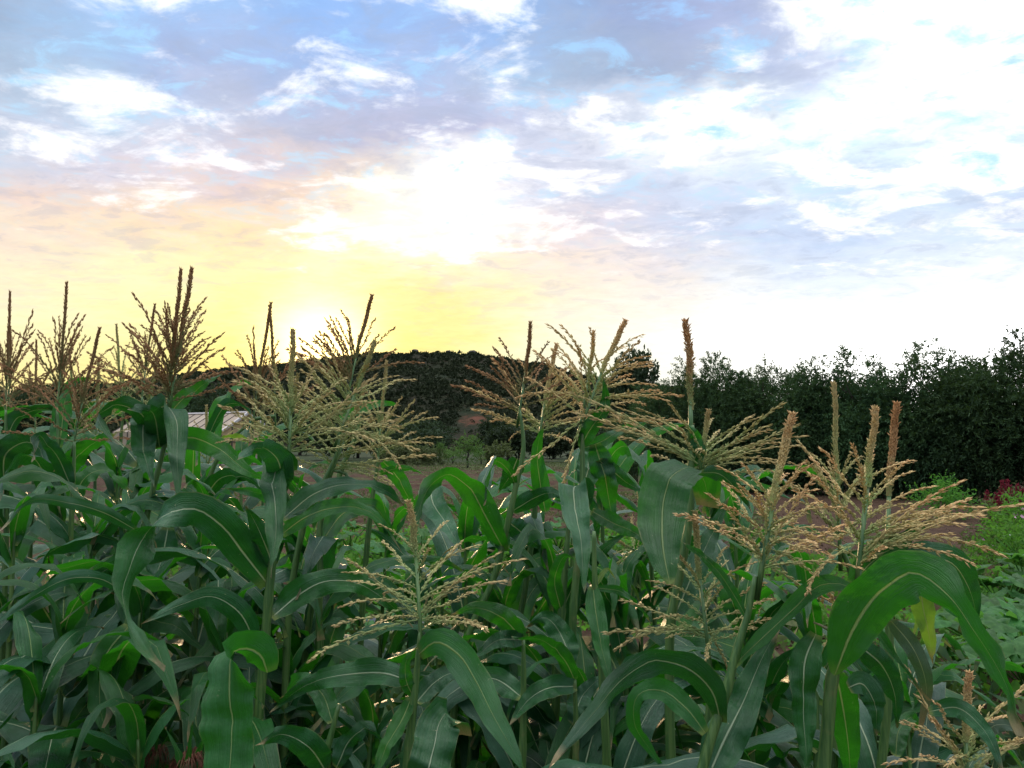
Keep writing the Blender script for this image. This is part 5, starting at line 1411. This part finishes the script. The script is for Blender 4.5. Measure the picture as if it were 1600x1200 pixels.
H_([(1372,1240),(1385,1120),(1390,1000),(1388,900)], 1.6, 'corn plant with the plump rust-tan spike just right of the fanned tassel',
   [dict(J=(1386,850), tip=(1395,630), c='r', n=0, th=1.0)],
   [('green', 36, .1, .85, [(1400,1180),(1405,1140),(1425,1120),(1440,1150)]), ('yellow', 16, .05, .8, [(1420,930),(1440,925),(1436,960),(1425,1000)])], seed=24, low=3, lowz=(.4, 1.0))
H_([(634,1240),(640,1160),(648,1080),(655,1010)], 1.45, 'near corn plant at bottom centre with a low open tassel',
   [dict(J=(657,985), tip=(645,782), c='g', n=10, th=.85, bl=.12, low=80, short=.55, ex=[(538,940),(535,985),(524,1047),(745,893),(734,976),(752,855),(612,862),(700,860),(600,925),(737,985)])],
   [('green', 58, -.3, .85, [(655,1022),(680,1003),(712,1020),(742,1062),(775,1125),(825,1215)], dict(fold=.1)),
    ('blue', 84, .12, .2, [(650,1300),(664,1225),(678,1165),(690,1124),(700,1112),(712,1122),(722,1150)], dict(fold=.14, d0=-.3, W=(1,.25,.28), tw=.15, prof=lambda t: .5 + .5 * min(1, t / .35) if t < .7 else 1 - .5 * (t - .7) / .3)),
    ('green', 26, -.03, .9, [(645,1088),(634,1060),(636,1030),(652,1012)]),
    ('green', 32, -.1, .85, [(642,1092),(625,1130),(600,1175),(580,1230)]),
    ('blue', 40, .1, .85, [(650,1098),(680,1066),(712,1052),(740,1082)]),
    ('blue', 50, .1, .85, [(640,1066),(600,1052),(540,1054),(480,1070),(420,1115)])], seed=25, low=2, lowz=(.5, .9), r0=.014, r1=.008)
H_([(1510,1290),(1510,1220)], 1.25, 'corn plant at the lower right corner showing only its tan tassel',
   [dict(J=(1510,1215), tip=(1508,1050), c='t', n=8, th=.8, bl=.1, ex=[(1468,1032),(1500,1090),(1600,1060),(1602,1095),(1560,1040),(1462,1170)])],
   [('blue', 34, -.1, .8, [(1452,1112),(1495,1106),(1535,1138),(1570,1210)]), ('grey', 28, 0, .8, [(1535,1160),(1552,1135),(1580,1135),(1600,1160)])], seed=26, low=2, lowz=(.4, .8))
H_([(972,1010),(985,950),(1002,880),(1020,850)], 2.4, 'broken corn stalk with a drooping pale tassel in the centre-right gap',
   [dict(J=(996,862), tip=(965,845), c='g', n=8, th=.7, bl=.09, ex=[(958,850),(985,890),(1020,860)])], [], seed=27, low=2, lowz=(.4, .8), r0=.007, r1=.005)
# low plants in the front, tops cut or without tassels
H_([(898,1240),(900,1130),(898,1062)], 1.8, 'corn plant below the centre with a leaf arching left from a short stalk', [],
   [('green', 34, -.1, .8, [(898,1064),(878,1025),(848,1002),(800,996)]), ('blue', 40, -.1, .8, [(900,1072),(862,1074),(830,1090),(795,1135)]), ('blue', 42, .1, .9, [(895,1132),(906,1095),(925,1070),(950,1052)]), ('blue', 50, .1, .9, [(890,1040),(880,1000),(850,965),(822,980)])], seed=28, low=3, lowz=(.4, .9))
H_([(815,1240),(818,1100),(818,1000)], 1.75, 'corn plant low in the centre with two broad leaves reaching left', [],
   [('green', 42, -.05, .85, [(818,1003),(780,962),(745,950),(705,960)]), ('blue', 32, -.1, .85, [(818,1000),(780,1000),(740,1030)]), ('blue', 44, .1, .85, [(815,1090),(770,1060),(730,1065),(700,1110)])], seed=29, low=3, lowz=(.4, .95))
H_([(500,1280),(510,1180),(530,1100)], 1.5, 'short corn plant at the bottom edge left of centre with dark crossing leaves', [],
   [('blue', 50, -.2, .85, [(512,1210),(480,1165),(440,1148),(400,1165)]), ('blue', 36, 0, .85, [(525,1200),(545,1160),(575,1138),(605,1165)]), ('green', 40, .1, .85, [(520,1130),(500,1080),(470,1060),(440,1090)])], seed=30, low=2, lowz=(.4, .9))
H_([(150,1240),(170,1100),(200,960)], 1.9, 'corn plant at the lower left with a long green leaf hanging straight down', [],
   [('green', 46, -.15, .85, [(202,978),(165,1025),(155,1090),(178,1190)], dict(fold=.1)), ('blue', 26, -.2, .8, [(198,930),(160,905),(115,903),(55,930),(-20,985)]), ('blue', 24, -.3, .7, [(215,830),(160,800),(105,785),(50,782),(0,830)]), ('blue', 30, 0, .8, [(100,1090),(130,1060),(150,1020)])], seed=31, low=4, lowz=(.5, 1.1))

# ---- corn standing behind and between, filling the plot
FL = [
 # px, d, h, tassel, label
 (-60, 2.7, 1.75, dict(c='g'), 'corn plant mostly beyond the left picture edge'),
 (30, 2.2, 1.45, None, 'leafy corn plant without tassel low at the left edge'),
 (140, 2.3, 1.45, None, 'leafy corn plant under the leaning third tassel at the left'),
 (300, 2.25, 1.42, None, 'leafy corn plant right under the twin-spike tassel plant'),
 (360, 2.7, 1.5, None, 'leafy corn plant between the greenhouse and the thick upright tassel'),
 (70, 1.75, 1.18, None, 'short shaded corn plant in the lower left corner'),
 (250, 1.7, 1.08, None, 'short shaded corn plant by the red-silked ear'),
 (-40, 1.9, 1.3, None, 'shaded corn plant cut by the lower left picture edge'),
 (420, 2.6, 1.42, None, 'leafy corn plant behind the hanging waxy leaf left of centre'),
 (480, 3.0, 1.45, None, 'leafy corn plant behind the crossing rusty tassel branches'),
 (160, 3.1, 1.72, dict(c='g', L=.34), 'farther corn plant with a pale tassel below the leaning third tassel'),
 (20, 3.6, 1.85, dict(c='o', L=.34), 'farther corn plant with a rusty tassel by the left edge'),
 (250, 3.6, 1.78, dict(c='g', L=.3), 'farther corn plant with a pale spreading tassel under the twin spikes'),
 (330, 3.9, 1.62, dict(c='g', L=.3), 'farther corn plant with a pale tassel in front of the greenhouse roof'),
 (120, 4.2, 1.92, dict(c='g', L=.32), 'distant corn plant with a faint tassel between the second and third spikes'),
 (420, 3.6, 1.66, dict(c='g', L=.3), 'farther corn plant with a pale tassel right of the greenhouse'),
 (-20, 4.6, 1.95, dict(c='o', L=.34), 'distant corn plant with a rusty tassel at the left picture edge'),
 (200, 2.6, 1.5, None, 'leafy corn plant below the farther pale tassel left of the twin spikes'),
 (350, 2.0, 1.22, None, 'short leafy corn plant under the long bright folded leaf'),
 (450, 2.15, 1.12, None, 'short leafy corn plant right of the thick hanging leaf at the bottom'),
 (560, 2.1, 1.0, None, 'short corn plant at the bottom between the two near stalks'),
 (720, 2.2, 1.05, None, 'short corn plant at the bottom behind the bright diagonal leaf'),
 (960, 2.1, 1.02, None, 'short corn plant at the bottom under the big arching leaf'),
 (1180, 2.1, 1.1, None, 'short corn plant at the bottom right of the leaning stalk'),
 (1240, 2.4, 1.32, None, 'leafy corn plant behind the thick tan tassel spike'),
 (1340, 2.1, 1.12, None, 'short corn plant under the giant arching leaf'),
 (1440, 2.0, .85, None, 'short corn plant at the bottom below the yellowing leaf'),
 (1000, 2.5, 1.38, None, 'leafy corn plant behind the hanging leaf right of centre'),
 (1150, 2.6, 1.45, None, 'leafy corn plant behind the branches of the rust-brown spike'),
 (180, 1.55, .95, None, 'lowest shaded corn plant at the bottom left edge'),
 (1060, 1.65, .82, None, 'short corn plant at the bottom edge under the folded green leaf'),
 (110, 2.0, 1.25, None, 'leafy corn plant behind the short shaded one in the lower left corner'),
 (20, 1.5, 1.0, None, 'lowest corn plant right in the lower left picture corner'),
 (330, 1.75, 1.0, None, 'short corn plant left of the thick hanging leaf at the bottom'),
 (210, 2.1, 1.25, None, 'leafy corn plant behind the long leaf hanging straight down'),
 (390, 2.4, 1.3, None, 'leafy corn plant behind the long folded leaf left of centre'),
 (500, 2.5, 1.15, None, 'leafy corn plant low behind the left-centre stalk'),
 (1290, 1.8, .85, None, 'short corn plant at the bottom between the two near right stalks'),
 (760, 1.8, .8, None, 'short corn plant at the bottom edge under the bright diagonal leaf'),
 (835, 2.7, 1.42, None, 'leafy corn plant between the two leaning central stalks'),
 (885, 3.0, 1.5, None, 'leafy corn plant behind the densest central tassel'),
 (765, 3.0, 1.3, None, 'leafy corn plant left of the thin dark central spike, without tassel'),
 (960, 2.4, 1.25, None, 'leafy corn plant between the central hanging leaves and the broad arched leaf'),
 (1120, 3.0, 1.5, None, 'farther leafy corn plant right of the broad arched leaf'),
 (700, 2.4, .98, None, 'short corn plant right of the low open tassel'),
 (190, 3.0, 1.64, None, 'taller leafy corn plant without tassel left of the greenhouse front'),
 (310, 2.9, 1.60, None, 'taller leafy corn plant hiding the lower greenhouse wall'),
 (125, 3.3, 1.68, None, 'taller leafy corn plant without tassel between the second and third spikes'),
 (385, 3.2, 1.58, None, 'leafy corn plant just right of the greenhouse gable'),
 (640, 2.9, 1.18, None, 'short corn plant in the gap left of the low tassel'),
]
UP = [
 (735, 2.6, 1.50, None, 'upright-leaved corn plant at the left flank of the central group'),
 (800, 2.35, 1.34, None, 'upright-leaved corn plant before the thin leaning central stalk'),
 (862, 2.25, 1.42, None, 'upright-leaved corn plant left of the central hanging waxy leaf'),
 (945, 2.6, 1.60, None, 'upright-leaved corn plant right behind the densest central tassel'),
 (988, 2.2, 1.38, None, 'upright-leaved corn plant just left of the broad arched leaf'),
 (1030, 2.6, 1.52, None, 'upright-leaved corn plant half hidden by the broad arched leaf'),
 (1165, 2.2, 1.34, None, 'upright-leaved corn plant left of the thick tan tassel spike'),
 (1255, 1.95, 1.30, None, 'upright-leaved corn plant between the two near right stalks'),
 (675, 2.7, 1.30, None, 'upright-leaved corn plant right behind the low open tassel'),
 (520, 2.5, 1.40, None, 'upright-leaved corn plant under the crossing rusty branches'),
 (590, 2.9, 1.42, None, 'upright-leaved corn plant behind the slim pale tassel stalk'),
 (1400, 1.9, 1.12, None, 'upright-leaved corn plant under the yellowing leaf at the right'),
 (920, 1.9, 1.08, None, 'upright-leaved corn plant low behind the long bright hanging leaf'),
]
for q, (px, d, h, t_, lb) in enumerate(UP):
    filler(px, d, h, lb, 60 + q, t_, nl=10, s=.95, keys=('up', 'up', 'green'), grey=1)
for q, (px, d, h, t_, lb) in enumerate(FL):
    filler(px, d, h, lb, q, t_, nl=11 if h > 1.2 else 8, s=1.0 if h > 1.2 else .85, keys=('blue', 'green', 'blue') if px < 500 else ('blue', 'green', 'green'))
# the two ears with dry red silk
pe = P(283, 1262, 1.6)
re_ = empty('corn_plant', (pe.x - .05, pe.y, gz(pe.x, pe.y))); tag(re_, 'short corn stalk at the bottom left bearing the ear with bright red-brown silk', 'corn plant', GROUP)
vs, fs, uv = [], [], []; tube(vs, fs, [Vector((0, 0, 0)), Vector((0, 0, .6)), Vector((0.01, .02, pe.z + .02))], [.013, .012, .008], 8, uv); link('stalk', mesh('stalk', vs, fs, M['stalk'], uv), re_)
ear(re_, Vector((0, 0, pe.z - .10)), 0.0, random.Random(3), .85)
for k in range(4): put_leaf(re_, Vector((0, 0, .35 + .16 * k)), k * 3.0 + .5, 'green', random.Random(k), .8)
pe = P(240, 1215, 1.9)
re_ = empty('corn_plant', (pe.x - .05, pe.y, gz(pe.x, pe.y))); tag(re_, 'corn stalk at the bottom left bearing the ear with dark withered silk', 'corn plant', GROUP)
vs, fs, uv = [], [], []; tube(vs, fs, [Vector((0, 0, 0)), Vector((0, 0, .6)), Vector((0.01, .02, pe.z + .1))], [.013, .012, .008], 8, uv); link('stalk', mesh('stalk', vs, fs, M['stalk'], uv), re_)
ear(re_, Vector((0, 0, pe.z - .12)), 0.2, random.Random(8), .7)
for k in range(4): put_leaf(re_, Vector((0, 0, .35 + .18 * k)), k * 3.0 + 1.5, 'green', random.Random(k + 9), .85)
